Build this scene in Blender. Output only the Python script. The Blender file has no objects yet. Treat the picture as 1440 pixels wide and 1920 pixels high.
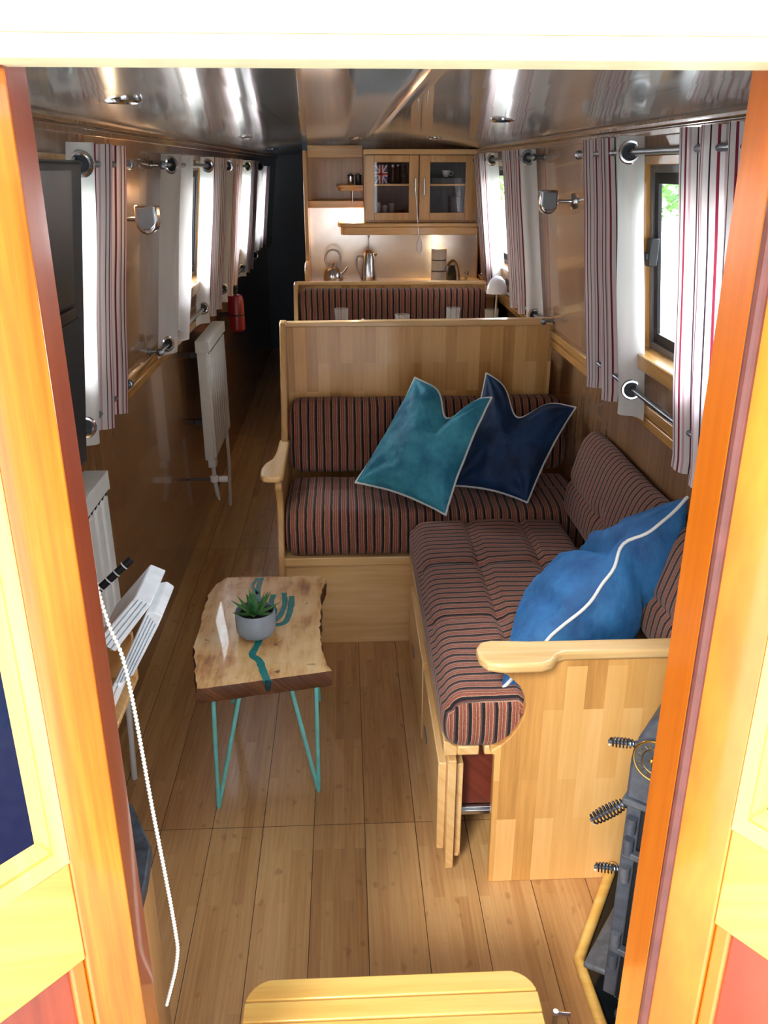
import bpy, math, random
from mathutils import Vector, Matrix, noise
S = bpy.context.scene
COL = S.collection
R = random.Random(7)
PI = math.pi

# ------------------------------------------------------------------ mesh builder
class MB:
    def __init__(s): s.v = []; s.f = []; s.m = []; s.uv = None
    def add(s, vs, fs, mi=0):
        o = len(s.v); s.v += [Vector(p) for p in vs]
        for f in fs: s.f.append([o + i for i in f]); s.m.append(mi)
        return s
    def hexa(s, p, mi=0):
        return s.add(p, [(0,3,2,1),(4,5,6,7),(0,1,5,4),(1,2,6,5),(2,3,7,6),(3,0,4,7)], mi)
    def box(s, x0, x1, y0, y1, z0, z1, mi=0):
        return s.hexa([(x0,y0,z0),(x1,y0,z0),(x1,y1,z0),(x0,y1,z0),(x0,y0,z1),(x1,y0,z1),(x1,y1,z1),(x0,y1,z1)], mi)
    def prism(s, poly, axis, a, b, mi=0):
        # poly: 2D points; axis 'x': (y,z)  'y': (x,z)  'z': (x,y)
        def P(q, t): return {'x': (t,q[0],q[1]), 'y': (q[0],t,q[1]), 'z': (q[0],q[1],t)}[axis]
        n = len(poly)
        vs = [P(q,a) for q in poly] + [P(q,b) for q in poly]
        fs = [tuple(range(n-1,-1,-1)), tuple(range(n,2*n))] + [(i,(i+1)%n,n+(i+1)%n,n+i) for i in range(n)]
        return s.add(vs, fs, mi)
    def tube(s, pts, r, seg=10, closed=False, mi=0, cap=True):
        pts = [Vector(p) for p in pts]; n = len(pts)
        rr = r if isinstance(r, (list,tuple)) else [r]*n
        rings = []; up = None
        for i, p in enumerate(pts):
            if closed: t = pts[(i+1)%n] - pts[i-1]
            else: t = pts[min(i+1,n-1)] - pts[max(i-1,0)]
            t.normalize()
            if up is None:
                up = t.orthogonal().normalized()
            up = (up - t*up.dot(t))
            if up.length < 1e-6: up = t.orthogonal()
            up.normalize(); w = t.cross(up)
            rings.append([p + (up*math.cos(2*PI*k/seg) + w*math.sin(2*PI*k/seg))*rr[i] for k in range(seg)])
        vs = [q for g in rings for q in g]; fs = []
        for i in range(n if closed else n-1):
            j = (i+1) % n
            for k in range(seg):
                l = (k+1) % seg
                fs.append((i*seg+k, i*seg+l, j*seg+l, j*seg+k))
        if cap and not closed:
            fs.append(tuple(range(seg-1,-1,-1))); fs.append(tuple((n-1)*seg+k for k in range(seg)))
        return s.add(vs, fs, mi)
    def lathe(s, prof, c=(0,0,0), seg=28, axis='z', mi=0):
        # prof: list of (r, h)
        vs = []; fs = []
        for r, h in prof:
            for k in range(seg):
                a = 2*PI*k/seg; ca, sa = r*math.cos(a), r*math.sin(a)
                q = {'z': (ca,sa,h), 'y': (ca,h,-sa), 'x': (h,ca,sa)}[axis]
                vs.append((c[0]+q[0], c[1]+q[1], c[2]+q[2]))
        n = len(prof)
        for i in range(n-1):
            for k in range(seg):
                l = (k+1) % seg
                fs.append((i*seg+k, i*seg+l, (i+1)*seg+l, (i+1)*seg+k))
        if prof[0][0] > 1e-5: fs.append(tuple(range(seg-1,-1,-1)))
        if prof[-1][0] > 1e-5: fs.append(tuple((n-1)*seg+k for k in range(seg)))
        return s.add(vs, fs, mi)
    def grid(s, fn, nu, nv, mi=0, closed_u=False):
        vs = [fn(i/nu, j/nv) for j in range(nv+1) for i in range(nu+1)]
        fs = [(j*(nu+1)+i, j*(nu+1)+i+1, (j+1)*(nu+1)+i+1, (j+1)*(nu+1)+i) for j in range(nv) for i in range(nu)]
        return s.add(vs, fs, mi)
    def ring(s, c, n, R_, r, seg=24, ss=8, mi=0):
        n = Vector(n).normalized(); a = n.orthogonal().normalized(); b = n.cross(a); c = Vector(c)
        return s.tube([c + (a*math.cos(2*PI*i/seg) + b*math.sin(2*PI*i/seg))*R_ for i in range(seg)], r, ss, True, mi)
    def build(s, name, mats, parent=None, at=None, bevel=0, smooth=None, bseg=2, weld=False, solid=0, sub=0):
        off = Vector((0,0,0)); q = parent
        while q is not None: off += q.location; q = q.parent
        o_at = Vector(at) if (at is not None and parent is None) else Vector((0,0,0))
        me = bpy.data.meshes.new(name)
        me.from_pydata([tuple(p - off - o_at) for p in s.v], [], s.f)
        mats = mats if isinstance(mats, (list,tuple)) else [mats]
        for m in mats: me.materials.append(m)
        if len(mats) > 1: me.polygons.foreach_set('material_index', s.m)
        if s.uv:
            l = me.uv_layers.new(name='UVMap')
            for lp in me.loops: l.data[lp.index].uv = s.uv[lp.vertex_index]
        import bmesh
        bm = bmesh.new(); bm.from_mesh(me)
        if weld: bmesh.ops.remove_doubles(bm, verts=bm.verts, dist=1e-5)
        if not s.uv: bmesh.ops.recalc_face_normals(bm, faces=bm.faces)
        bm.to_mesh(me); bm.free()
        me.update()
        o = bpy.data.objects.new(name, me); COL.objects.link(o)
        o.location = o_at
        if parent is not None: o.parent = parent
        if smooth is None: smooth = bevel > 0
        if smooth:
            me.polygons.foreach_set('use_smooth', [True]*len(me.polygons))
            try: me.set_sharp_from_angle(angle=math.radians(38))
            except Exception: pass
        if solid:
            k = o.modifiers.new('s','SOLIDIFY'); k.thickness = solid; k.offset = 0
        if bevel:
            k = o.modifiers.new('b','BEVEL'); k.width = bevel; k.segments = bseg; k.limit_method = 'ANGLE'; k.angle_limit = math.radians(40)
            k.harden_normals = False
        if sub:
            k = o.modifiers.new('u','SUBSURF'); k.levels = sub; k.render_levels = sub
        return o

def tag(o, label, cat, group=None, kind=None):
    o['label'] = label; o['category'] = cat
    if group: o['group'] = group
    if kind: o['kind'] = kind
    return o
def thing(name, label, cat, loc=(0,0,0), group=None):
    o = bpy.data.objects.new(name, None); COL.objects.link(o); o.location = loc
    o.empty_display_size = .02
    return tag(o, label, cat, group)
def struct(mb, name, m, label=None, **k):
    o = mb.build(name, m, **k); o['kind'] = 'structure'
    o['label'] = label or name.replace('_',' '); o['category'] = name.split('_')[0]
    return o
def sthing(name, label, loc=(0,0,0)):
    o = bpy.data.objects.new(name, None); COL.objects.link(o); o.location = loc; o['kind'] = 'structure'; o['label'] = label; o['category'] = name.split('_')[0]
    o.empty_display_size = .02
    return o
def dup(o, loc, label=None, parent=None):
    c = o.copy(); COL.objects.link(c)
    if parent is None: c.location = loc
    else: c.parent = parent
    if label: c['label'] = label
    for ch in list(o.children): dup(ch, None, None, c)
    return c

# ------------------------------------------------------------------ materials
def hexc(h):
    h = h.lstrip('#'); c = [int(h[i:i+2],16)/255 for i in (0,2,4)]
    return tuple((x/12.92 if x <= .04045 else ((x+.055)/1.055)**2.4) for x in c) + (1,)
class NT:
    def __init__(s, name):
        s.mat = bpy.data.materials.new(name); s.mat.use_nodes = True
        s.t = s.mat.node_tree; s.t.nodes.clear()
        s.out = s.t.nodes.new('ShaderNodeOutputMaterial'); s.b = s.t.nodes.new('ShaderNodeBsdfPrincipled')
        s.t.links.new(s.b.outputs[0], s.out.inputs[0])
    def n(s, ty, **k):
        x = s.t.nodes.new(ty)
        for a, b in k.items(): setattr(x, a, b)
        return x
    def l(s, a, b): s.t.links.new(a, b)
    def math(s, op, a, b=None, c=None):
        x = s.n('ShaderNodeMath', operation=op)
        for i, q in enumerate((a,b,c)):
            if q is None: continue
            if isinstance(q, (int,float)): x.inputs[i].default_value = q
            else: s.l(q, x.inputs[i])
        return x.outputs[0]
    def ramp(s, fac, stops, const=False):
        x = s.n('ShaderNodeValToRGB'); e = x.color_ramp.elements
        x.color_ramp.interpolation = 'CONSTANT' if const else 'LINEAR'
        while len(e) < len(stops): e.new(.5)
        for i, (p, c) in enumerate(stops): e[i].position = p; e[i].color = c
        s.l(fac, x.inputs[0]); return x.outputs[0]
    def noise(s, vec, scale=1, detail=3, rough=.5):
        x = s.n('ShaderNodeTexNoise'); x.inputs['Scale'].default_value = scale; x.inputs['Detail'].default_value = detail
        x.inputs['Roughness'].default_value = rough
        if vec is not None: s.l(vec, x.inputs['Vector'])
        return x.outputs['Fac']
    def mapping(s, vec, sc=(1,1,1), loc=(0,0,0), rot=(0,0,0)):
        x = s.n('ShaderNodeMapping'); x.inputs['Scale'].default_value = sc; x.inputs['Location'].default_value = loc; x.inputs['Rotation'].default_value = rot
        s.l(vec, x.inputs['Vector']); return x.outputs[0]
    def mix(s, fac, a, b, mode='MIX'):
        x = s.n('ShaderNodeMix', data_type='RGBA', blend_type=mode)
        for q, i in ((fac,0),(a,6),(b,7)):
            if isinstance(q, (int,float)): x.inputs[i].default_value = q
            elif isinstance(q, tuple): x.inputs[i].default_value = q
            else: s.l(q, x.inputs[i])
        return x.outputs[2]
    def bump(s, h, strength=.3, dist=.002):
        x = s.n('ShaderNodeBump'); x.inputs['Strength'].default_value = strength; x.inputs['Distance'].default_value = dist
        s.l(h, x.inputs['Height']); s.l(x.outputs[0], s.b.inputs['Normal']); return x
    def set(s, **k):
        for a, v in k.items():
            nm = {'rough':'Roughness','metal':'Metallic','coat':'Coat Weight','coatr':'Coat Roughness','ior':'IOR','trans':'Transmission Weight',
                  'sheen':'Sheen Weight','sheenr':'Sheen Roughness','alpha':'Alpha','spec':'Specular IOR Level','emit':'Emission Strength','sheent':'Sheen Tint','coatior':'Coat IOR','subs':'Subsurface Weight'}[a]
            s.b.inputs[nm].default_value = v
        return s
def plain(name, c, rough=.5, var=.06, vs=30, **k):
    t = NT(name); tc = t.n('ShaderNodeTexCoord')
    f = t.noise(tc.outputs['Object'], vs, 3)
    c = hexc(c) if isinstance(c, str) else c
    d = tuple(max(0,x*(1-var*2)) for x in c[:3]) + (1,); e = tuple(min(1,x*(1+var*2)) for x in c[:3]) + (1,)
    t.l(t.ramp(f, [(.3,d),(.7,e)]), t.b.inputs['Base Color'])
    t.set(rough=rough, **k); return t.mat
def wood(name, cols, axis='z', stave=None, gs=1.0, rough=.35, coat=.2, mixs=.6, seam=None, bump=.08, gmin=.3, gmax=.7, sq=0, coatr=.08, off=(0,0)):
    t = NT(name); tc = t.n('ShaderNodeTexCoord'); sp = t.n('ShaderNodeSeparateXYZ'); t.l(tc.outputs['Object'], sp.inputs[0])
    ax = 'xyz'.index(axis); o = [i for i in range(3) if i != ax]
    A = t.math('ADD', sp.outputs[o[0]], sp.outputs[o[1]])
    cb = t.n('ShaderNodeCombineXYZ'); t.l(sp.outputs[ax], cb.inputs[0]); t.l(A, cb.inputs[1])
    V = cb.outputs[0]
    f1 = t.noise(t.mapping(V, (5*gs,90*gs,1)), 1, 4, .6)
    f2 = t.noise(t.mapping(V, (1.6*gs,14*gs,1)), 1, 3)
    f = t.math('ADD', t.math('MULTIPLY', f1, .5), t.math('MULTIPLY', f2, .5))
    mr = t.n('ShaderNodeMapRange'); mr.inputs[1].default_value = gmin; mr.inputs[2].default_value = gmax; t.l(f, mr.inputs[0]); f = mr.outputs[0]
    br = None
    if stave:
        br = t.n('ShaderNodeTexBrick'); br.offset = .37; br.offset_frequency = 2; br.squash_frequency = 1
        t.l(t.mapping(V, (1,1,1), (off[0],off[1],0)), br.inputs['Vector'])
        br.inputs['Color1'].default_value = (0,0,0,1); br.inputs['Color2'].default_value = (1,1,1,1)
        br.inputs['Mortar'].default_value = (.5,.5,.5,1); br.inputs['Scale'].default_value = 1
        br.inputs['Mortar Size'].default_value = seam or 0.0; br.inputs['Mortar Smooth'].default_value = 0
        br.inputs['Brick Width'].default_value = stave[1]; br.inputs['Row Height'].default_value = stave[0]
        f = t.math('ADD', t.math('MULTIPLY', f, 1-mixs), t.math('MULTIPLY', br.outputs['Color'], mixs))
    n = len(cols)
    c = t.ramp(f, [(i/(n-1), hexc(q)) for i, q in enumerate(cols)])
    if seam: c = t.mix(br.outputs['Fac'], c, tuple(x*.35 for x in hexc(cols[0])[:3]) + (1,))
    t.l(c, t.b.inputs['Base Color'])
    if bump: t.bump(f1, bump, .001)
    t.set(rough=rough, coat=coat, coatr=coatr); return t.mat
M = {}
M['oak'] = wood('stave_oak', ['#a06f38','#cd9854','#dfae6a','#ecc488'], 'z', (.046,.31), rough=.4, coat=.25, mixs=.62)
M['oakpale'] = wood('pale_oak', ['#cb9a5a','#e0b87c','#eecd98'], 'x', None, .6, rough=.38, coat=.3)
M['oaky'] = wood('pale_oak_long', ['#cb9a5a','#e0b87c','#eecd98'], 'y', None, .6, rough=.38, coat=.3)
M['oakz'] = wood('pale_oak_upright', ['#b98a50','#cfa267','#dfb983'], 'z', None, .6, rough=.38, coat=.3)
M['wall'] = wood('cabin_panel', ['#7a5638','#916b4b','#a57f5d'], 'z', None, .45, rough=.22, coat=.6, coatr=.05)
M['trim'] = wood('honey_trim', ['#9c6a30','#bf8a44','#d6a45c'], 'y', None, .6, rough=.25, coat=.6)
M['trimz'] = wood('honey_trim_upright', ['#9c6a30','#bf8a44','#d6a45c'], 'z', None, .6, rough=.25, coat=.6)
M['doorwood'] = wood('orange_varnished', ['#8f3a06','#b9590a','#cf7414','#dc8c24'], 'z', None, .55, rough=.25, coat=.7, coatr=.06)
M['doorrail'] = wood('golden_varnished', ['#b97f2c','#cf9a40','#dcb05a'], 'x', None, .5, rough=.28, coat=.6)
M['bead'] = wood('golden_bead', ['#bd8830','#d5a548','#e2bd68'], 'z', None, .5, rough=.3, coat=.6)
M['redpanel'] = wood('red_mahogany', ['#7c2a12','#97391a','#a94a25'], 'z', None, .5, rough=.25, coat=.6)
M['jamb'] = wood('dark_mahogany', ['#74301a','#8e3e20','#a04c2a'], 'z', None, .5, rough=.3, coat=.5)
M['jambo'] = wood('orange_jamb', ['#b4540c','#cc6a12','#d97c1e'], 'z', None, .5, rough=.3, coat=.5)
M['step'] = wood('yellow_ash', ['#d79a45','#e9bb62','#f1cf80'], 'x', None, .5, rough=.35, coat=.4)
M['ceil'] = wood('ceiling_panel', ['#97938f','#a8a4a0','#b5b2af'], 'y', (.32,2.4), .4, rough=.2, coat=.8, mixs=.15, coatr=.07, bump=.02, seam=.0025)
M['ply'] = wood('red_ply', ['#4e1f14','#6b2d1e','#7d3a28'], 'y', None, .8, rough=.5, coat=0)
M['slab'] = None
def floor_mat():
    t = NT('bamboo_floor'); tc = t.n('ShaderNodeTexCoord'); sp = t.n('ShaderNodeSeparateXYZ'); t.l(tc.outputs['Object'], sp.inputs[0])
    cb = t.n('ShaderNodeCombineXYZ'); t.l(sp.outputs[1], cb.inputs[0]); t.l(sp.outputs[0], cb.inputs[1]); V = cb.outputs[0]
    def brick(w, l, off, loc, mort):
        b = t.n('ShaderNodeTexBrick'); b.offset = off; b.offset_frequency = 2
        t.l(t.mapping(V, (1,1,1), loc), b.inputs['Vector'])
        b.inputs['Color1'].default_value = (0,0,0,1); b.inputs['Color2'].default_value = (1,1,1,1); b.inputs['Mortar'].default_value = (.5,.5,.5,1)
        b.inputs['Scale'].default_value = 1; b.inputs['Mortar Size'].default_value = mort; b.inputs['Mortar Smooth'].default_value = .2
        b.inputs['Brick Width'].default_value = l; b.inputs['Row Height'].default_value = w; return b
    # planks .1365 wide; a cross joint at y = 1.83
    pl = brick(.1365, 1.83, 0, (0, .1365*4 - .030, 0), .0011)
    st = brick(.0273, .46, .37, (.1, .1365*4 - .030, 0), .0004)
    g = t.noise(t.mapping(V, (6,160,1)), 1, 3)
    g2 = t.noise(t.mapping(V, (2,9,1)), 1, 3)
    nd = t.noise(t.mapping(V, (22,34,1)), 1, 1)
    node = t.ramp(nd, [(.66,(0,0,0,1)),(.74,(1,1,1,1))])
    f = t.math('ADD', t.math('MULTIPLY', st.outputs['Color'], .20), t.math('MULTIPLY', g, .44))
    f = t.math('ADD', f, t.math('MULTIPLY', g2, .22)); f = t.math('ADD', f, t.math('MULTIPLY', pl.outputs['Color'], .18))
    c = t.ramp(f, [(.25,hexc('#a47444')),(.5,hexc('#c3955f')),(.75,hexc('#d6ac75'))])
    c = t.mix(t.math('MULTIPLY', node, .35), c, hexc('#7c4f28'))
    c = t.mix(pl.outputs['Fac'], c, hexc('#4a2e17'))
    t.l(c, t.b.inputs['Base Color']); t.bump(g, .05, .001); t.set(rough=.36, coat=.12, coatr=.15); return t.mat
M['floor'] = floor_mat()
def stripe_mat(name, coord, period=.030):
    t = NT(name); tc = t.n('ShaderNodeTexCoord'); sp = t.n('ShaderNodeSeparateXYZ'); t.l(tc.outputs['Object'], sp.inputs[0])
    wob = t.math('MULTIPLY', t.math('SUBTRACT', t.noise(tc.outputs['Object'], 14, 2), .5), .006)
    u = t.math('ADD', sp.outputs['xyz'.index(coord)], wob)
    f = t.math('FRACT', t.math('DIVIDE', u, period))
    blk, red, tan, mar, gr = hexc('#15131a'), hexc('#9a5442'), hexc('#b58c70'), hexc('#6e3a2e'), hexc('#5a4a48')
    c = t.ramp(f, [(0,blk),(.17,tan),(.24,red),(.40,mar),(.46,tan),(.52,mar),(.58,red),(.72,tan),(.80,gr),(.88,mar),(.94,blk)], True)
    nz = t.noise(tc.outputs['Object'], 420, 2)
    c = t.mix(1.0, c, t.ramp(nz, [(.3,(.55,.55,.55,1)),(.7,(1.1,1.1,1.1,1))]), 'MULTIPLY')
    t.l(c, t.b.inputs['Base Color']); t.bump(nz, .35, .0012); t.set(rough=.95, sheen=.10); return t.mat
M['fabx'] = stripe_mat('striped_fabric_x','x'); M['faby'] = stripe_mat('striped_fabric_y','y'); 
def velvet(name, c, hi):
    t = NT(name); tc = t.n('ShaderNodeTexCoord')
    f = t.noise(tc.outputs['Object'], 9, 4, .6); f2 = t.noise(tc.outputs['Object'], 700, 1)
    c2 = t.ramp(f, [(.35,hexc(c)),(.68,hexc(hi))]); t.l(c2, t.b.inputs['Base Color'])
    h = t.math('ADD', t.noise(t.mapping(tc.outputs['Object'], (24,10,18)), 1, 3), t.math('MULTIPLY', f2, .15))
    t.bump(h, .75, .010)
    t.set(rough=.62, sheen=.9, sheenr=.35); t.b.inputs['Sheen Tint'].default_value = hexc(hi); return t.mat
M['teal'] = velvet('teal_velvet','#166a86','#44a2b6'); M['navy'] = velvet('navy_velvet','#03203f','#0b3a68'); M['blue'] = velvet('blue_velvet','#12487c','#2a6ea6')
def curtain_mat():
    t = NT('striped_curtain'); tc = t.n('ShaderNodeTexCoord'); sp = t.n('ShaderNodeSeparateXYZ'); t.l(tc.outputs['UV'], sp.inputs[0])
    u = sp.outputs[0]
    f = t.math('FRACT', t.math('DIVIDE', u, .076))
    bg, red, dk, pk = hexc('#e2d6d3'), hexc('#84283a'), hexc('#3d2733'), hexc('#c2a3a6')
    c = t.ramp(f, [(0,bg),(.16,dk),(.20,bg),(.36,red),(.44,bg),(.56,pk),(.63,dk),(.67,bg),(.80,red),(.865,bg),(.93,pk)], True)
    pf = t.math('LESS_THAN', u, .115)
    c = t.mix(pf, c, hexc('#dedbd6'))
    w = t.noise(tc.outputs['Object'], 500, 1); t.bump(w, .15, .0008)
    t.l(c, t.b.inputs['Base Color']); t.set(rough=.9)
    tr = t.n('ShaderNodeBsdfTranslucent'); t.l(c, tr.inputs[0])
    mx = t.n('ShaderNodeMixShader'); mx.inputs[0].default_value = .42
    t.l(t.b.outputs[0], mx.inputs[1]); t.l(tr.outputs[0], mx.inputs[2]); t.l(mx.outputs[0], t.out.inputs[0]); return t.mat
M['curtain'] = curtain_mat()
M['chrome'] = plain('chrome', '#c9ccd0', .14, .02, metal=1.0)
M['steel'] = plain('brushed_steel', '#a9acb0', .3, .04, metal=1.0)
M['dsteel'] = plain('rod_steel', '#7d8288', .32, .04, metal=1.0)
M['brass'] = plain('aged_brass', '#b08d4e', .35, .1, metal=1.0)
M['bplastic'] = plain('black_plastic', '#12161c', .55, .05)
M['bgloss'] = plain('black_gloss', '#0a0d11', .38, .05)
M['iron'] = plain('stove_iron', '#4a4f59', .5, .12, 60)
M['ironl'] = plain('stove_iron_worn', '#565a61', .5, .15, 60)
M['ash'] = plain('ash_dust', '#6f7276', .9, .2, 40)
M['hearth'] = plain('hearth_tile', '#14181c', .14, .2, 25)
M['slate'] = plain('grey_slate', '#3c434b', .55, .28, 45)
M['white'] = plain('white_paint', '#f4f3ee', .4, .01)
M['cream'] = plain('blown_out_wood', '#f3e6b8', .45, .03)  # pale cream stands in for header wood blown out by daylight
M['rad'] = plain('radiator_white', '#cfd0cc', .35, .02)
M['bead_w'] = plain('bead_white', '#ece6d6', .35, .02)
M['paper'] = plain('paper_white', '#e9ecee', .7, .04)
M['paperb'] = plain('paper_blue', '#aebfcb', .7, .1, 80)
M['pot'] = plain('grey_glaze', '#8f9ba5', .45, .04)
M['soil'] = plain('dark_gravel', '#25211e', .9, .5, 120)
M['ceramic'] = plain('white_ceramic', '#eeeef0', .2, .02)
M['greyc'] = plain('grey_canister', '#d6d4ca', .45, .04)
M['black'] = plain('matt_black', '#0d1014', .6, .05)
M['gloom'] = plain('corridor_gloom', '#24405c', .35, .05)  # darkness of the unlit corridor and bluish glare put into the wall colour
M['turq'] = plain('turquoise_steel', '#74cbc6', .4, .06)
M['resin'] = plain('teal_resin', '#0f7d7a', .25, .1, 50)
M['redp'] = plain('red_enamel', '#8e1420', .3, .05)
M['pipe'] = plain('white_piping', '#d9d9d6', .8, .03)
M['splash'] = plain('splashback', '#cfcdc8', .20, .02, metal=.7)
M['flagb'] = plain('flag_blue', '#1d2c5c', .4); M['flagr'] = plain('flag_red', '#b0202c', .4)
M['darkc'] = plain('dark_crockery', '#2b3138', .3, .1)
M['alu'] = plain('grey_alu', '#75787a', .4, .04, metal=.6)
def glassm(name, col=(1,1,1,1), rough=0.0, thin=True):
    t = NT(name)
    if thin:
        g = t.n('ShaderNodeBsdfGlossy'); g.inputs['Roughness'].default_value = .02
        tr = t.n('ShaderNodeBsdfTransparent'); tr.inputs[0].default_value = col
        fr = t.n('ShaderNodeFresnel'); gm = t.n('ShaderNodeNewGeometry'); t.l(t.math('SUBTRACT', 1.5, t.math('MULTIPLY', gm.outputs['Backfacing'], 1.5-1/1.5)), fr.inputs[0])
        mx = t.n('ShaderNodeMixShader'); t.l(fr.outputs[0], mx.inputs[0]); t.l(tr.outputs[0], mx.inputs[1]); t.l(g.outputs[0], mx.inputs[2]); t.l(mx.outputs[0], t.out.inputs[0])
    else:
        t.b.inputs['Base Color'].default_value = col; t.set(rough=rough, trans=1.0, ior=1.45)
    return t.mat
M['pane'] = glassm('window_glass'); M['glass'] = glassm('tumbler_glass', (.95,.97,.98,1))
_g = M['glass'].node_tree; _o = [n for n in _g.nodes if n.type == 'OUTPUT_MATERIAL'][0]; _m = _o.inputs[0].links[0].from_node
_d = _g.nodes.new('ShaderNodeBsdfDiffuse'); _d.inputs[0].default_value = (.9,.92,.94,1); _x = _g.nodes.new('ShaderNodeMixShader'); _x.inputs[0].default_value = .09
_g.links.new(_m.outputs[0], _x.inputs[1]); _g.links.new(_d.outputs[0], _x.inputs[2]); _g.links.new(_x.outputs[0], _o.inputs[0])
def darkpane():
    t = NT('dark_door_glass'); t.b.inputs['Base Color'].default_value = hexc('#03052e'); t.set(rough=.04, spec=.15); return t.mat
M['dpane'] = darkpane()
def emis(name, c, s):
    t = NT(name); t.b.inputs['Base Color'].default_value = c; t.b.inputs['Emission Color'].default_value = c; t.set(emit=s); return t.mat
M['warm'] = emis('warm_lamp', (1,.72,.4,1), 14); 
def slab_mat():
    t = NT('live_edge_slab'); tc = t.n('ShaderNodeTexCoord'); o = tc.outputs['Object']
    d = t.noise(o, 5, 3)
    f = t.noise(t.mapping(o, (34,7,20)), 1, 6, .65); g = t.noise(o, 7, 4, .6)
    f = t.math('ADD', t.math('MULTIPLY', f, .5), t.math('MULTIPLY', g, .5))
    c = t.ramp(f, [(.33,hexc('#8a5226')),(.42,hexc('#c68c50')),(.50,hexc('#e6b878')),(.64,hexc('#f2d29a'))])
    k = t.noise(o, 26, 2); c = t.mix(t.ramp(k, [(.70,(0,0,0,1)),(.78,(.8,.8,.8,1))]), c, hexc('#4a2a14'))
    t.l(c, t.b.inputs['Base Color']); t.bump(f, .2, .003); t.set(rough=.42, coat=.25); return t.mat
M['slab'] = slab_mat()
M['bark'] = wood('raw_edge', ['#3a2010','#5d3619','#84512a'], 'y', None, 1.5, rough=.7, coat=0, bump=.5)
M['leafp'] = None
def leaf_mat(name, a, b, trans=.2):
    t = NT(name); tc = t.n('ShaderNodeTexCoord'); f = t.noise(tc.outputs['Object'], 14, 3)
    c = t.ramp(f, [(.3,hexc(a)),(.7,hexc(b))]); t.l(c, t.b.inputs['Base Color']); t.set(rough=.45)
    tr = t.n('ShaderNodeBsdfTranslucent'); t.l(c, tr.inputs[0]); mx = t.n('ShaderNodeMixShader'); mx.inputs[0].default_value = trans
    t.l(t.b.outputs[0], mx.inputs[1]); t.l(tr.outputs[0], mx.inputs[2]); t.l(mx.outputs[0], t.out.inputs[0]); return t.mat
M['aloe'] = leaf_mat('succulent_green','#2a6238','#7ab85c',.1); M['hedge'] = leaf_mat('hedge_green','#2c5a22','#6a9a45',.3)
def water():
    t = NT('canal_water'); tc = t.n('ShaderNodeTexCoord'); t.b.inputs['Base Color'].default_value = hexc('#7c8a86')
    t.bump(t.noise(t.mapping(tc.outputs['Object'], (1,3,1)), 6, 3), .5, .05); t.set(rough=.15); return t.mat
M['water'] = water()
SKY, FRONT, SUN, EXPO = 14.0, .10, 1.2, 1.58
# ------------------------------------------------------------------ camera
cam = bpy.data.cameras.new('camera'); co = bpy.data.objects.new('camera', cam); COL.objects.link(co)
cam.sensor_fit = 'VERTICAL'; cam.sensor_height = 24; cam.lens = 20.0; cam.clip_start = .02; cam.clip_end = 200
rx, ry, rz = (0.99897983,-0.04515843,-8.2e-05), (-0.01698266,-0.37400445,-0.92727140), (0.04184352,0.92632682,-0.37438982)
co.matrix_world = Matrix(((rx[0],-ry[0],-rz[0],0),(rx[1],-ry[1],-rz[1],0),(rx[2],-ry[2],-rz[2],1.65),(0,0,0,1)))
S.camera = co

# ------------------------------------------------------------------ the cabin
def xr(z): return .87 if z < 1.0 else .822 - (z-1.05)*.11
def xl(z): return -.72 if z < 1.0 else -.672 + (z-1.05)*.11
YE = 8.4
b = MB(); b.box(-.80,.95,-.2,YE,-.05,0); struct(b, 'floor', M['floor'], 'bamboo strip floor running the length of the cabin')
def zc(x): return 1.742 + .045*(1-((x-.075)/.68)**2)
b = MB(); n = 16
xs = [-.66 + 1.47*i/n for i in range(n+1)]
for i in range(n):
    x0, x1 = xs[i], xs[i+1]
    b.hexa([(x0,.76,zc(x0)),(x1,.76,zc(x1)),(x1,YE,zc(x1)),(x0,YE,zc(x0)),(x0,.76,zc(x0)+.05),(x1,.76,zc(x1)+.05),(x1,YE,zc(x1)+.05),(x0,YE,zc(x0)+.05)])
struct(b, 'ceiling', M['ceil'], 'low cambered varnished ceiling', weld=True, smooth=True)
ZS, ZT = 1.18, 1.672
WR = [(1.62,2.33),(4.02,4.74)]
WL = [(1.36,2.16),(3.36,4.12),(5.02,5.72),(6.35,6.85)]
def side(name, fx, sg, wins):
    b = MB(); T = .055*sg
    def slab(y0,y1,z0,z1):
        xa, xb = fx(z0), fx(z1)
        b.hexa([(xa,y0,z0),(xa+T,y0,z0),(xa+T,y1,z0),(xa,y1,z0),(xb,y0,z1),(xb+T,y0,z1),(xb+T,y1,z1),(xb,y1,z1)])
    x0 = fx(.5); b.box(min(x0,x0+T),max(x0,x0+T),.76,YE,0,1.0)
    # shelf between the lower lining and the upper lining
    q = fx(1.0); b.box(min(q,x0+T),max(q,x0+T),.76,YE,.985,1.0)
    slab(.76,YE,1.0,ZS); slab(.76,YE,ZT,1.80)
    ys = [.76] + [y for w in wins for y in w] + [YE]
    for i in range(0,len(ys),2): slab(ys[i],ys[i+1],ZS,ZT)
    return struct(b, name, M['wall'], 'varnished wood panelled cabin side, ' + ('right' if sg > 0 else 'left'))
side('wall_right', xr, 1, WR); side('wall_left', xl, -1, WL)
b = MB(); b.box(-.80,.95,YE,YE+.05,0,1.85); struct(b,'wall_back',M['gloom'],'dark far end of the corridor')
b = MB(); b.box(-.225,-.195,5.3,YE,0,1.80); struct(b,'wall_corridor',M['gloom'],'dark partition running on past the galley')
b = MB(); b.box(-.195,.80,5.275,5.30,0,1.80); struct(b,'wall_galley',M['oakz'],'pale wood wall behind the galley')
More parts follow.
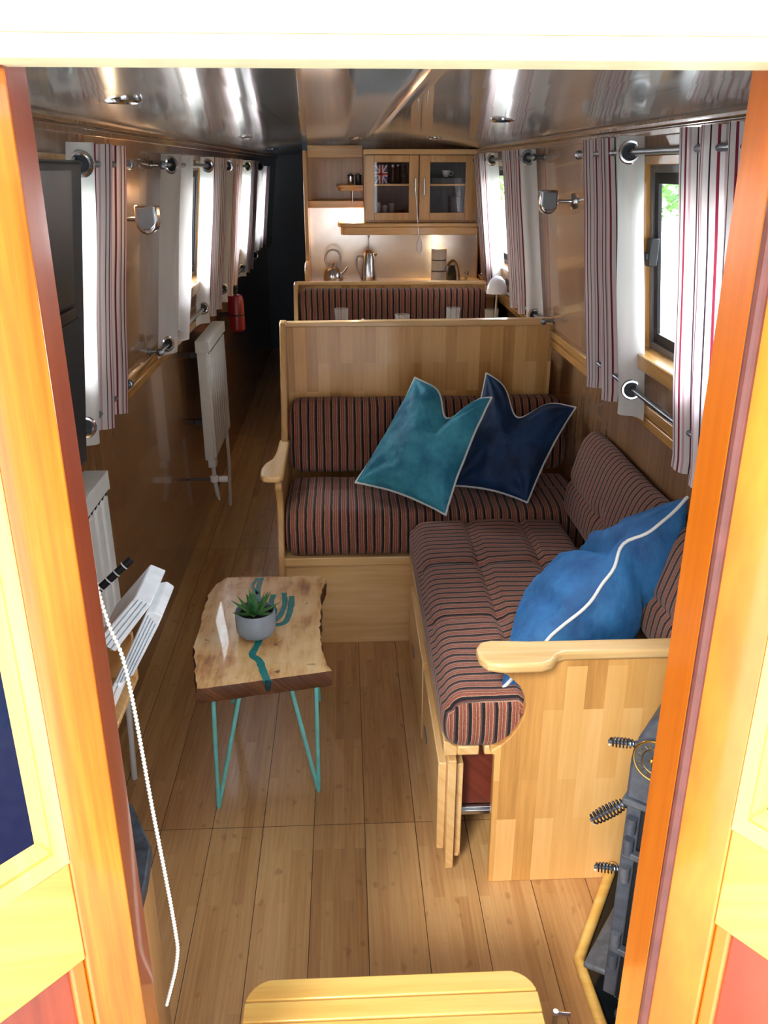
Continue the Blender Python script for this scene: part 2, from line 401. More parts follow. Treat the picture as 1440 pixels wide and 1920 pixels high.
# front bulkhead, either side of the doorway
b = MB(); b.box(-.95,-.270,.755,.79,-.2,1.80); b.box(.352,1.1,.755,.79,-.2,1.80); b.box(-.262,.352,.755,.79,1.735,1.80)
struct(b,'wall_front',M['doorwood'],'front bulkhead round the double doors')
b = MB(); b.box(-.290,-.2565,.737,.795,.2,1.735); struct(b,'trim_1',M['jamb'],'dark mahogany door jamb on the left',bevel=.003)
b = MB(); b.box(.347,.375,.728,.795,.2,1.735); struct(b,'trim_2',M['jambo'],'orange door jamb on the right',bevel=.003)
b = MB(); b.tube([(.351,.722,.2),(.351,.722,1.735)],.0065,12); struct(b,'trim_3',plain('hinge_pink','#64332a',.45,.1),'reddish hinge strip on the right jamb')
b = MB(); b.box(-.32,.42,.690,.755,1.722,1.738); struct(b,'trim_4',M['cream'],'wooden header over the doorway, coloured cream as if blown out by daylight',bevel=.003)
b = MB(); b.box(-.40,.50,.700,.755,1.740,2.0)
struct(b,'trim_5',M['white'],'white painted hatch above the doorway',bevel=.004)
# well deck the doors open on to
b = MB(); b.box(-1.2,1.3,-1.6,.72,.02,.06); struct(b,'trim_6',plain('deck_grey','#8d8d88',.8,.1),'grey well deck outside the doors')
# dado rails and cornices
def rail(name, fx, sg, z0, z1, t, lab, m='trim', y0=.8, y1=YE-.1):
    b = MB()
    for k,(za,zb,tt) in enumerate(((z0,z0+(z1-z0)*.42,t),(z0+(z1-z0)*.42,z0+(z1-z0)*.58,t*.55),(z0+(z1-z0)*.58,z1,t))):
        xa, xb = fx(max(za,1.0)), fx(max(zb,1.0))
        b.hexa([(xa-sg*tt,y0,za),(xa+sg*.002,y0,za),(xa+sg*.002,y1,za),(xa-sg*tt,y1,za),(xb-sg*tt,y0,zb),(xb+sg*.002,y0,zb),(xb+sg*.002,y1,zb),(xb-sg*tt,y1,zb)])
    struct(b, name, M[m], lab, bevel=.002)
rail('trim_7', xr, 1, .992, 1.055, .014, 'honey coloured dado rail along the right side')
rail('trim_8', xl, -1, .992, 1.055, .014, 'honey coloured dado rail along the left side')
rail('trim_9', xr, 1, 1.718, 1.752, .02, 'cornice strip where the right side meets the ceiling', 'wall')
rail('trim_10', xl, -1, 1.718, 1.752, .02, 'cornice strip where the left side meets the ceiling', 'wall')

# windows: wooden lining, black metal frame, sliding pane, latch
def window(k, fx, sg, y0, y1, lab, latch=False):
    r = sthing('window_%d'%k, lab, (fx(1.4), (y0+y1)/2, 1.42))
    def q(z, d): return fx(z) + sg*d
    def strip(b, ya, yb, za, zb, d0, d1):
        b.hexa([(q(za,d0),ya,za),(q(za,d1),ya,za),(q(za,d1),yb,za),(q(za,d0),yb,za),(q(zb,d0),ya,zb),(q(zb,d1),ya,zb),(q(zb,d1),yb,zb),(q(zb,d0),yb,zb)])
    def frame(ya,yb,za,zb,w,d0,d1,wb=None):
        b = MB(); wb = wb or w
        strip(b,ya,ya+w,za,zb,d0,d1); strip(b,yb-w,yb,za,zb,d0,d1); strip(b,ya+w,yb-w,zb-w,zb,d0,d1); strip(b,ya+w,yb-w,za,za+wb,d0,d1); return b
    frame(y0-.012,y1+.012,ZS-.012,ZT+.006,.022,-.008,.056).build('window_lining',M['trimz'],r,bevel=.002)
    b = MB(); strip(b,y0-.02,y1+.02,ZS-.03,ZS+.012,-.03,.05); b.build('window_sill',M['trim'],r,bevel=.004)
    f = frame(y0+.012,y1-.012,ZS+.012,ZT-.016,.018,.03,.05).build('outer_frame',M['alu'],r,bevel=.001)
    frame(y0+.030,y1-.030,ZS+.030,ZT-.034,.026,.036,.046).build('sash',M['bplastic'],r,bevel=.001)
    b = MB(); strip(b,y0+.05,y1-.05,ZS+.05,ZT-.055,.040,.043); b.build('pane',M['pane'],r)
    if latch:
        b = MB(); z=1.44; b.box(q(z,.012),q(z,.036),y1-.062,y1-.030,1.41,1.48); b.box(q(z,.004),q(z,.02),y1-.058,y1-.036,1.425,1.445); b.build('latch',M['bgloss'],r,bevel=.003)
window(1, xr, 1, *WR[0], lab='sliding window beside the sofa on the right', latch=True)
window(2, xr, 1, *WR[1], lab='window beside the dinette on the right')
for i, w in enumerate(WL): window(3+i, xl, -1, *w, lab='window on the left side, %s from the front' % ('first','second','third','fourth')[i])

# ------------------------------------------------------------------ double doors, folded out towards the viewer
def door(k, H, d, lab, zr0, zr1, W, gs):
    r = sthing('door_%d'%k, lab, (H[0],H[1],.9))
    d = Vector((d[0],d[1],0)).normalized(); nrm = Vector((-d.y,d.x,0))
    if nrm.y > 0: nrm = -nrm      # the face towards the viewer
    def pt(s, z, t): return (H[0]+d.x*s+nrm.x*t, H[1]+d.y*s+nrm.y*t, z)
    def blk(b, s0,s1,z0,z1,t0,t1):
        b.hexa([pt(s0,z0,t0),pt(s1,z0,t0),pt(s1,z0,t1),pt(s0,z0,t1),pt(s0,z1,t0),pt(s1,z1,t0),pt(s1,z1,t1),pt(s0,z1,t1)])
    zb, zt = .24, 1.72; sw = .060
    b = MB(); blk(b,0,sw,zb,zt,-.034,0); b.build('hinge_stile',M['doorwood'],r,bevel=.003)
    b = MB(); blk(b,W-sw,W,zb,zt,-.034,0); b.build('meeting_stile',M['doorwood'],r,bevel=.003)
    b = MB(); blk(b,sw,W-sw,zr0,zr1,-.034,0); b.build('lock_rail',M['doorrail'],r,bevel=.002)
    b = MB(); blk(b,sw,W-sw,zb,zb+.1,-.034,0); b.build('bottom_rail',M['doorrail'],r,bevel=.002)
    b = MB(); blk(b,sw,W-sw,zt-.07,zt,-.034,0); b.build('top_rail',M['doorrail'],r,bevel=.002)
    # glazing bead, mitred, sloping in towards the glass
    b = MB(); g0, g1 = zr1+.0, zt-.07; w = .024; a0, a1 = sw, W-sw
    o = [(a0,g0),(a1,g0),(a1,g1),(a0,g1)]; i_ = [(a0+w,g0+w*1.35),(a1-w,g0+w*1.35),(a1-w,g1-w),(a0+w,g1-w)]
    for j in range(4):
        j2 = (j+1)%4
        for (A,B,t0,t1) in ((0,.55,.001,-.003),(.55,1,-.007,-.016)):
            P0 = [o[j][c]+(i_[j][c]-o[j][c])*A for c in (0,1)]; P1 = [o[j2][c]+(i_[j2][c]-o[j2][c])*A for c in (0,1)]
            Q0 = [o[j][c]+(i_[j][c]-o[j][c])*B for c in (0,1)]; Q1 = [o[j2][c]+(i_[j2][c]-o[j2][c])*B for c in (0,1)]
            b.hexa([pt(*P0,t0),pt(*P1,t0),pt(*Q1,t1),pt(*Q0,t1),pt(*P0,-.03),pt(*P1,-.03),pt(*Q1,-.03),pt(*Q0,-.03)])
    b.build('glazing_bead',M['bead'],r)
    b = MB(); blk(b,a0+w-.004,a1-w+.004,g0+w,g1-w+.004,-.020,-.016); b.build('glass_pane',M['dpane'],r)
    b = MB(); blk(b,sw,W-sw,zb+.1,zr0,-.026,-.012); b.build('lower_panel',M['redpanel'],r)
    b = MB(); blk(b,sw,sw+.017,zb+.1,zr0,-.014,-.005); blk(b,W-sw-.017,W-sw,zb+.1,zr0,-.014,-.005); b.build('panel_moulding',M['jambo'],r,bevel=.003)
    return r
door(1,(-.252,.735),(-.66,-.75),'varnished door leaf with dark glass, folded out on the left',.855,.990,.30,0)
door(2,(.352,.722),(.6,-.8),'varnished door leaf with dark glass, folded out on the right',.890,1.020,.30,0)

# ------------------------------------------------------------------ boarding step
t = thing('boarding_step','yellow ash step with slatted grooved tread just inside the doors','step',(.06,.95,0))
b = MB()
x0,x1,y0,y1,zt = -.197,.322,.78,1.115,.30; rr=.055
def rrect(x0,x1,y0,y1,r,n=6,only=None):
    p=[]
    for cx,cy,a0 in ((x1-r,y1-r,0),(x0+r,y1-r,90),(x0,y0,None),(x1,y0,None)):
        if a0 is None: p.append((cx,cy))
        else: p += [(cx+r*math.cos(math.radians(a0+90*i/n)),cy+r*math.sin(math.radians(a0+90*i/n))) for i in range(n+1)]
    return p
b.prism(rrect(x0,x1,y0,y1,rr),'z',zt-.026,zt-.004); b.build('tread_base',M['step'],t,bevel=.003)
ycut=[y0,.86,.925,.985,1.030,1.071,y1]
for i in range(len(ycut)-1):
    a, c = ycut[i]+.0015, ycut[i+1]-.0015
    b = MB()
    if i == len(ycut)-2:
        p=[]
        p=[(x0+.004,a),(x1-.004,a)]
        # rounded outer corners of the front slat
        for cx,a0 in ((x1-rr,0),(x0+rr,90)):
            for k in range(7):
                an=math.radians(a0+15*k); yy=y1-rr+rr*math.sin(an)
                if yy>a+.001: p.append((cx+rr*math.cos(an),min(yy,c)))
        b.prism(p,'z',zt-.006,zt)
    else:
        b.box(x0+.001,x1-.001,a,c,zt-.006,zt)
    b.build('tread_slat',M['step'],t,bevel=.0025)
b = MB(); b.box(x0+.02,x1-.02,.80,1.075,0,zt-.026); b.build('step_box',M['oakpale'],t,bevel=.002)
t = thing('door_bolt','small chrome T shaped bar standing on the floor right of the yellow step','bolt',(.392,1.175,0))
b = MB(); b.lathe([(.016,0),(.016,.004),(.006,.008)],(.392,1.175,0),16); b.build('base_plate',M['chrome'],t,smooth=True)
b = MB(); b.tube([(.392,1.175,.006),(.392,1.175,.108)],.0055,12); b.build('bar',M['chrome'],t,smooth=True)
b = MB(); b.tube([(.387,1.175,.102),(.420,1.170,.102)],.0055,12); b.build('cross_bar',M['chrome'],t,smooth=True)

# ------------------------------------------------------------------ bead chain of a blind, hanging inside the doorway
pts=[(-.318,.83,1.70),(-.271,.83,1.24),(-.252,.832,1.13),(-.243,.835,.93),(-.234,.835,.745),(-.236,.835,.68),(-.258,.835,.595)]
b = MB()
def poly(pts, step):
    out=[]; acc=0
    for i in range(len(pts)-1):
        p,q=Vector(pts[i]),Vector(pts[i+1]); L=(q-p).length; s=acc
        while s<L: out.append(p.lerp(q,s/L)); s+=step
        acc=s-L
    return out
def smoothline(pts, n=8):
    out=[]
    P=[Vector(p) for p in pts]; P=[P[0]*2-P[1]]+P+[P[-1]*2-P[-2]]
    for i in range(1,len(P)-2):
        for k in range(n):
            u=k/n; a,b_,c,d=P[i-1],P[i],P[i+1],P[i+2]
            out.append(.5*((2*b_)+(c-a)*u+(2*a-5*b_+4*c-d)*u*u+(3*b_-a-3*c+d)*u**3))
    out.append(P[-2]); return out
for p in poly(smoothline(pts),.0056):
    r=.0027; b.lathe([(0,-r),(r*.75,-r*.66),(r,0),(r*.75,r*.66),(0,r)],p,8)
b.tube(smoothline(pts),.0009,5)
tag(b.build('bead_chain',M['bead_w'],smooth=True,at=(-.318,.83,1.70)),'white beaded pull chain hanging down inside the left door jamb','chain')
# ------------------------------------------------------------------ upholstery
def cushion(x0,x1,y0,y1,z0,z1,r,res,disp=None,matsel=None):
    b = MB(); lo, hi = Vector((x0,y0,z0)), Vector((x1,y1,z1)); dims = (x1-x0,y1-y0,z1-z0)
    il, ih = lo+Vector((r,r,r)), hi-Vector((r,r,r))
    def axis_pts(k):
        # finer near the rounded edges
        L = dims[k]; e = [0, r*.25, r*.55, r*.85]; n = max(1,int((L-2*r*.85)/res)); m = [r*.85+(L-2*r*.85)*i/n for i in range(1,n)]
        return e + m + [L-q for q in reversed(e)]
    pos = [axis_pts(k) for k in range(3)]
    for ax in range(3):
        u, w = [(1,2),(2,0),(0,1)][ax]
        for s in (0,1):
            vs=[]; nu, nw = len(pos[u]), len(pos[w])
            for j in range(nw):
                for i in range(nu):
                    p = Vector((0,0,0)); p[ax] = hi[ax] if s else lo[ax]; p[u] = lo[u]+pos[u][i]; p[w] = lo[w]+pos[w][j]
                    c = Vector([min(max(p[k],il[k]),ih[k]) for k in range(3)])
                    n = (p-c).normalized(); q = c+n*r
                    if disp: q = q+disp(q,n)
                    vs.append(q)
            fs=[]
            for j in range(nw-1):
                for i in range(nu-1):
                    f=(j*nu+i,j*nu+i+1,(j+1)*nu+i+1,(j+1)*nu+i); fs.append(f if s else f[::-1])
            o=len(b.v); b.v += vs
            for f in fs:
                b.f.append([o+i for i in f])
                a_,b_,c_ = vs[f[0]],vs[f[1]],vs[f[2]]
                b.m.append(matsel((b_-a_).cross(c_-a_).normalized()) if matsel else 0)
    return b
def gs(x, w): return math.exp(-(x/w)**2)
seamsy = (2.02,2.36); seamsx = (.405,.588)
def d_long(q, n):
    d = 0
    if n.z > .3:
        for s in seamsx: d -= .017*gs(q.x-s,.012)
        for s in seamsy: d -= .010*gs(q.y-s,.012)
        for s in seamsx:
            for t in seamsy: d -= .008*gs(q.x-s,.03)*gs(q.y-t,.03)
        d += .006*math.sin(PI*(q.x-.22)/.5)+.004*noise.noise(q*9)
    elif n.x < -.5: d = .010*math.sin(PI*(q.z-.39)/.14)
    return n*d
sel = lambda n: 1 if abs(n.y) > .72 else 0
o = cushion(.217,.742,1.622,2.715,.385,.527,.044,.016,d_long,sel).build('sofa_cushion',[M['faby'],M['fabx']],at=(.48,2.15,.385),weld=True,smooth=True)
tag(o,'long striped seat cushion with quilted seams running along the right side','seat cushion')
b = MB(); 
def d_short(q,n):
    d=0
    if n.z>.3: d=.008*math.sin(PI*min(1,max(0,(q.y-2.75)/.45)))-.006*gs(q.y-3.0,.012)+.004*noise.noise(q*9)
    elif n.y<-.5: d=.009*math.sin(PI*(q.z-.36)/.17)
    return n*d
o = cushion(-.222,.862,2.762,3.185,.36,.527,.042,.018,d_short).build('sofa_cushion',M['fabx'],at=(.3,2.95,.36),weld=True,smooth=True)
tag(o,'short striped seat cushion across the far end, in front of the plank backed bench','seat cushion')
def d_sback(q,n):
    v=Vector((0,0,0)); k=(q.z-.53)/.27; v.y = .075*k*(1-(q.y-3.165)/.185)
    if n.y<-.4: v += n*(.012*math.sin(PI*max(0,min(1,k)))-.010*gs(q.z-.665,.012))
    v.z += .006*noise.noise(Vector((q.x*5,2,q.z*5)))
    return v
o = cushion(-.226,.862,3.165,3.352,.532,.805,.05,.018,d_sback).build('back_cushion',M['fabx'],at=(.3,3.26,.532),weld=True,smooth=True)
tag(o,'short striped back cushion leaning on the plank bench back at the far end','back cushion')
def d_lback(q,n):
    v=Vector((0,0,0)); k=(q.z-.53)/.29; v.x = .06*k*(1-(q.x-.735)/.13)
    if n.x<-.4:
        v += n*(.012*math.sin(PI*max(0,min(1,k)))-.009*gs(q.z-.66,.012))
        for t in (2.02,2.36): v += n*(-.012*gs(q.z-.66,.035)*gs(q.y-t,.035))
    v.z += .007*noise.noise(Vector((q.x*5,q.y*5,2)))
    return v
o = cushion(.735,.866,1.665,2.74,.532,.835,.052,.016,d_lback).build('back_cushion',M['faby'],at=(.8,2.2,.532),weld=True,smooth=True)
tag(o,'long striped back cushion leaning on the right hand cabin side under the window','back cushion')

# ------------------------------------------------------------------ benches
def arm(b, pts, z0, z1): b.prism(pts,'z',z0,z1)
t = thing('plank_bench','stave oak bench with a tall plank back and curved side panel, facing the viewer','bench',(.3,3.0,0))
b = MB(); b.box(-.252,.822,3.365,3.395,0,1.078); b.build('back_panel',M['oak'],t,bevel=.002)
b = MB(); b.hexa([(-.256,3.352,1.074),(.83,3.352,1.074),(.83,3.40,1.074),(-.256,3.40,1.074),(-.256,3.352,1.092),(.83,3.352,1.100),(.83,3.40,1.100),(-.256,3.40,1.092)]); b.build('top_rail',M['oakpale'],t,bevel=.004)
prof=[(2.765,0),(2.762,.33),(2.775,.375),(2.80,.42),(2.825,.48),(2.83,.53),(2.815,.58),(2.785,.615),(2.785,.645),(3.16,.645),(3.185,.70),(3.225,.80),(3.28,.95),(3.315,1.06),(3.335,1.095),(3.36,1.102),(3.40,1.095),(3.40,0)]
b = MB(); b.prism(prof,'x',-.253,-.229); b.build('side_panel',M['oakz'],t,bevel=.005)
ap=[(-.222,3.20),(-.262,3.20),(-.264,3.05),(-.272,2.97),(-.298,2.91),(-.305,2.86),(-.302,2.80),(-.290,2.772),(-.265,2.765),(-.235,2.768),(-.222,2.785)]
b = MB(); arm(b,ap,.645,.668); b.build('arm_rest',M['oaky'],t,bevel=.007,bseg=3)
b = MB(); b.box(-.23,.30,2.785,2.805,0,.325); b.build('front_board',M['oakpale'],t,bevel=.002)
b = MB(); b.box(-.23,.862,2.768,3.365,.325,.358); b.build('seat_board',M['oakpale'],t,bevel=.004)

t = thing('sofa','long stave oak sofa base with armrest end panel and drawers, along the right side','sofa',(.5,2.1,0))
ep=[(.332,0),(.862,0),(.862,.640),(.318,.640),(.318,.618)]
c0=[(.335,.610),(.358,.592),(.378,.570),(.390,.545),(.395,.520),(.392,.492),(.380,.460),(.362,.432),(.342,.412),(.322,.398),(.320,.388),(.330,.384)]
b = MB(); b.prism(ep+c0,'y',1.612,1.640); b.build('end_panel',M['oak'],t,bevel=.003)
ap=[(.864,1.602),(.864,1.655),(.455,1.655),(.40,1.655),(.315,1.662),(.290,1.655),(.278,1.63),(.280,1.59),(.295,1.566),(.325,1.556),(.41,1.556),(.435,1.566),(.45,1.590),(.47,1.602)]
b = MB(); arm(b,ap,.640,.664); b.build('arm_rest',M['oakpale'],t,bevel=.007,bseg=3)
b = MB(); b.prism([(.80,.664),(.864,.664),(.864,.74),(.845,.70)],'y',1.61,1.65); b.build('arm_bracket',M['oakpale'],t,bevel=.003)
b = MB(); b.box(.248,.300,1.648,2.76,.358,.384); b.box(.312,.86,1.648,2.76,.358,.384); b.build('seat_board',M['oaky'],t,bevel=.004)
b = MB(); b.prism([(.215,.358),(.248,.358),(.248,.384),(.238,.386),(.226,.397),(.215,.40)],'y',1.648,2.76); b.build('front_lip',M['oaky'],t,bevel=.003)
b = MB(); b.box(.226,.246,1.636,2.78,.025,.352); b.build('fascia',M['oaky'],t,bevel=.002)
b = MB(); b.box(.250,.266,1.66,2.70,.045,.325); b.box(.250,.262,1.655,1.665,.045,.055); b.build('inner_board',M['oaky'],t,bevel=.002)
for y0,y1 in ((1.665,2.075),(2.11,2.60)):
    d = MB(); d.box(.206,.226,y0,y1,.06,.325); d = d.build('drawer',M['oaky'],t,bevel=.003)
    h = MB(); ym=y0+.30; h.box(.203,.207,ym-.032,ym+.032,.175,.192); h.build('handle',M['dsteel'],d,bevel=.001)
b = MB(); b.box(.268,.85,1.72,2.68,.155,.352); b.build('drawer_box',M['ply'],t)
b = MB(); b.box(.262,.85,1.708,1.72,.128,.152); b.box(.262,.85,1.702,1.712,.134,.146); b.build('drawer_runner',M['steel'],t,bevel=.001)

# dinette bench beyond
t = thing('dinette_bench','second bench beyond the plank back, with a striped upright back pad','bench',(.25,4.5,0))
b = MB(); b.box(-.245,.74,4.585,4.615,0,1.08); b.build('back_panel',M['oak'],t,bevel=.002)
b = MB(); b.box(-.25,.745,4.57,4.622,1.08,1.097); b.build('top_rail',M['oakpale'],t,bevel=.004)
b = MB(); b.prism([(4.15,0),(4.15,.66),(4.30,.70),(4.42,.86),(4.50,1.03),(4.54,1.09),(4.58,1.10),(4.62,1.09),(4.62,0)],'x',-.262,-.240); b.build('side_panel',M['oakz'],t,bevel=.005)
b = MB(); b.box(-.24,.74,4.15,4.585,.55,.60); b.build('seat_board',M['oakpale'],t,bevel=.004)
cushion(-.235,.735,4.485,4.583,.74,1.068,.03,.03,lambda q,n: n*(.008*math.sin(PI*(q.z-.74)/.32) if n.y<-.4 else 0)).build('back_pad',M['fabx'],t,weld=True,smooth=True)
cushion(-.235,.735,4.14,4.48,.60,.74,.035,.04).build('seat_pad',M['fabx'],t,weld=True,smooth=True)

# ------------------------------------------------------------------ scatter cushions
def pillow(name, corners, T, mat, label, chop=None, pipe=True, back=1.0, N=64, dents=(), creases=(), ex=.46):
    BL,BR,TR,TL = [Vector(c) for c in corners]
    cen = (BL+BR+TR+TL)/4; nrm = ((BR-BL)+(TR-TL)).cross((TL-BL)+(TR-BR)).normalized()
    vdir = ((TL-BL)+(TR-BR)).normalized()
    sm = lambda a: max(0,min(1,a))**2*(3-2*max(0,min(1,a)))
    seed = Vector((cen.x*7,cen.y*5,cen.z*3))
    def base(u,v):
        uu = u*(1-.075*(1-v*v)); vv = v*(1-.075*(1-u*u))
        a,b_ = (uu+1)/2,(vv+1)/2
        p = (BL*(1-a)+BR*a)*(1-b_)+(TL*(1-a)+TR*a)*b_
        cr = 0
        if chop:
            uc,dep,wd = chop; g = gs(u-uc,wd)*sm((v+.25)/1.25)
            p = p - vdir*dep*g; cr = gs(u-uc,wd*.55)*sm((v+.1)/1.1)
        for u0,v0,wd,vec in dents: p = p + Vector(vec)*gs(math.hypot(u-u0,v-v0),wd)
        return p, cr
    def pt(u,v,s):
        p, cr = base(u,v)
        th = T*(max(0,(1-u*u)*(1-v*v)))**ex*(1-.55*cr)
        k = max(0,(1-u*u)*(1-v*v))
        w = .010*noise.noise(Vector((u*2.3,v*2.3,s*3))+seed)*min(1,k*5)
        w += (.0045*noise.noise(Vector((u*3+v*2,v*8-u*3,s*3+7))+seed)+.003*noise.noise(Vector((u*11,v*5,s*3+2))+seed))*min(1,k*4)
        for (ua,va),(ub,vb),dp,wd,sd in creases:
            if sd == s:
                L2=(ub-ua)**2+(vb-va)**2; q=max(0,min(1,((u-ua)*(ub-ua)+(v-va)*(vb-va))/L2)); w -= dp*gs(math.hypot(u-ua-q*(ub-ua),v-va-q*(vb-va)),wd)*min(1,k*6)
        # creases fanning out of the corners
        for cu,cv in ((-1,-1),(1,-1),(1,1),(-1,1)):
            dx,dy = (u-cu)*-cu,(v-cv)*-cv; rr=math.hypot(dx,dy)
            if rr>.02: w += .008*math.sin(math.atan2(dy,dx)*11+cu*2+cv)*math.exp(-rr*1.9)*min(1,k*7)
        return p+nrm*s*(th*(1 if s>0 else back)+w)
    par = [math.sin(PI/2*(2*i/N-1)) for i in range(N+1)]
    b = MB()
    for s in (1,-1):
        vs=[pt(u,v,s) for v in par for u in par]
        fs=[]
        for j in range(N):
            for i in range(N):
                f=(j*(N+1)+i,j*(N+1)+i+1,(j+1)*(N+1)+i+1,(j+1)*(N+1)+i); fs.append(f if s>0 else f[::-1])
        b.add(vs,fs)
    t = thing(name,label,'cushion',tuple(cen))
    b.build('cover',mat,t,weld=True,smooth=True)
    bd = [(q,-1) for q in par[:-1]]+[(1,q) for q in par[:-1]]+[(q,1) for q in reversed(par[1:])]+[(-1,q) for q in reversed(par[1:])]
    pts=[]
    for u,v in bd:
        p = base(u,v)[0]; pts.append(p+(p-cen).normalized()*.002+nrm*.004*noise.noise(p*16))
    b = MB(); b.tube(pts,.0042,8,True); b.build('piping',M['pipe'],t,smooth=True)
    return t
pillow('scatter_cushion',[(.030,2.93,.585),(.335,2.715,.540),(.515,2.95,.890),(.256,3.11,.925)],.078,M['teal'],'teal velvet cushion with white piping and dented top, leaning in the sofa corner',(.22,.105,.36))
pillow('scatter_cushion',[(.395,2.96,.555),(.640,2.820,.540),(.840,3.02,.830),(.525,3.13,.935)],.075,M['navy'],'dark navy velvet cushion with white piping, tucked behind the teal one in the sofa corner',(-.05,.10,.36))
pillow('scatter_cushion',[(.350,1.672,.524),(.49,2.08,.50),(.755,2.24,.60),(.822,1.90,.905)],.19,M['blue'],'bright blue velvet cushion with white piping, lying by the near armrest of the sofa',None,back=.50,ex=.42,dents=[(-1,.42,.16,(-.022,.02,.012)),(-1,-.1,.15,(.008,0,-.008))],creases=[((-1,.42),(.8,.30),.05,.13,-1),((-1,.40),(.3,.1),.035,.10,1),((-1,-.3),(.2,-.5),.014,.08,-1),((-1,-.2),(.1,-.1),.018,.07,1)])

# ------------------------------------------------------------------ coffee table
t = thing('coffee_table','live edge wood slab coffee table on turquoise hairpin legs','table',(-.25,2.14,0))
ol=[(-.388,1.828),(-.428,2.034),(-.428,2.143),(-.432,2.228),(-.434,2.347),(-.415,2.418),(-.39,2.464),(-.288,2.465),(-.089,2.461),(-.071,2.438),(-.085,2.332),(-.085,2.212),(-.083,2.102),(-.076,2.007),(-.06,1.928),(-.047,1.898)]
fine=[]
for i in range(len(ol)):
    p,q=Vector(ol[i]+(0,)),Vector(ol[(i+1)%len(ol)]+(0,)); m=max(1,int((q-p).length/.012))
    wob = .006 if i < len(ol)-1 else .001
    for k in range(m):
        x=p.lerp(q,k/m); x+=Vector((noise.noise(x*40),noise.noise(x*40+Vector((5,5,5))),0))*wob; fine.append((x.x,x.y))
b = MB(); n=len(fine)
cx=sum(p[0] for p in fine)/n; cy=sum(p[1] for p in fine)/n
def ring(z,g,wb): return [(cx+(x-cx)*g+wb*noise.noise(Vector((x*30,y*30,z*60))),cy+(y-cy)*g+wb*noise.noise(Vector((x*30,y*30,z*60+9))),z) for x,y in fine]
rs=[ring(.392,.965,.004),ring(.398,.99,.006),ring(.415,1.0,.008),ring(.432,.997,.005),ring(.440,.988,0)]
vs=[p for r_ in rs for p in r_]; fs=[]; ms=[]
for j in range(4):
    for i in range(n): fs.append((j*n+i,j*n+(i+1)%n,(j+1)*n+(i+1)%n,(j+1)*n+i))
b.add(vs,fs,1); b.f.append([4*n+i for i in range(n)]); b.m.append(0); b.f.append([i for i in range(n-1,-1,-1)]); b.m.append(1)
top=b.build('table_top',[M['slab'],M['bark']],t,smooth=True)
b = MB()
def strip(pts,w):
    P=smoothline([(x,y,0) for x,y in pts],6); L=[];Rr=[]
    for i,p in enumerate(P):
        d=(P[min(i+1,len(P)-1)]-P[max(i-1,0)]).normalized(); nn=Vector((-d.y,d.x,0)); ww=w*(1+.25*noise.noise(p*60))
        L.append(p+nn*ww);Rr.append(p-nn*ww)
    m=len(P); zb,zt=.436,.4412
    vs=[(q.x,q.y,z) for z in (zb,zt) for q in L+Rr]
    fs=[]
    for i in range(m-1):
        fs+= [(2*m+i,2*m+i+1,3*m+i+1,3*m+i),(i,i+1,2*m+i+1,2*m+i),(m+i,3*m+i,3*m+i+1,m+i+1),(i,m+i,m+i+1,i+1)]
    fs+=[(0,2*m,3*m,m),(m-1,2*m-1,4*m-1,3*m-1)]
    b.add(vs,fs)
strip([(-.212,1.858),(-.226,1.904),(-.242,1.958),(-.263,1.987),(-.258,2.021),(-.253,2.05),(-.25,2.10),(-.23,2.14)],.0095)
strip([(-.240,2.135),(-.221,2.146),(-.196,2.152),(-.182,2.177),(-.175,2.25),(-.176,2.321)],.0085)
strip([(-.235,2.150),(-.217,2.172),(-.203,2.204),(-.194,2.272),(-.201,2.344)],.008)
strip([(-.235,2.165),(-.222,2.192),(-.223,2.239),(-.235,2.281),(-.232,2.335)],.008)
strip([(-.250,2.17),(-.272,2.29),(-.282,2.363),(-.28,2.439),(-.279,2.452)],.008)
strip([(-.28,2.34),(-.302,2.394),(-.29,2.45)],.005)
b.build('resin_inlay',M['resin'],t)
b = MB(); b.tube([(-.212,1.859,.4405),(-.2105,1.848,.432),(-.2105,1.846,.420)],[.009,.008,.005],8); b.build('resin_drip',plain('dark_resin','#11353a',.3),t,smooth=True)
def hairpin(foot,a,c):
    b = MB(); F=Vector(foot); A=Vector(a); C=Vector(c); r=.0058
    d1=(A-F).normalized(); d2=(C-F).normalized(); k=.02
    arc=[F+d1*k+Vector((0,0,.004)),F+d1*k*.45+d2*k*.08+Vector((0,0,.0035)),F+(d1+d2)*k*.12+Vector((0,0,.002)),F+d2*k*.45+d1*k*.08+Vector((0,0,.0035)),F+d2*k+Vector((0,0,.004))]
    b.tube([A]+arc+[C],r,10)
    b.box(min(A.x,C.x)-.012,max(A.x,C.x)+.012,min(A.y,C.y)-.014,max(A.y,C.y)+.014,.388,.393)
    b.build('leg',M['turq'],t,smooth=True)
hairpin((-.371,1.895,.006),(-.357,1.885,.39),(-.288,1.90,.39))
hairpin((-.097,1.950,.006),(-.163,1.935,.39),(-.094,1.955,.39))
hairpin((-.390,2.390,.006),(-.375,2.35,.39),(-.375,2.42,.39))
hairpin((-.105,2.395,.006),(-.125,2.42,.39),(-.125,2.34,.39))
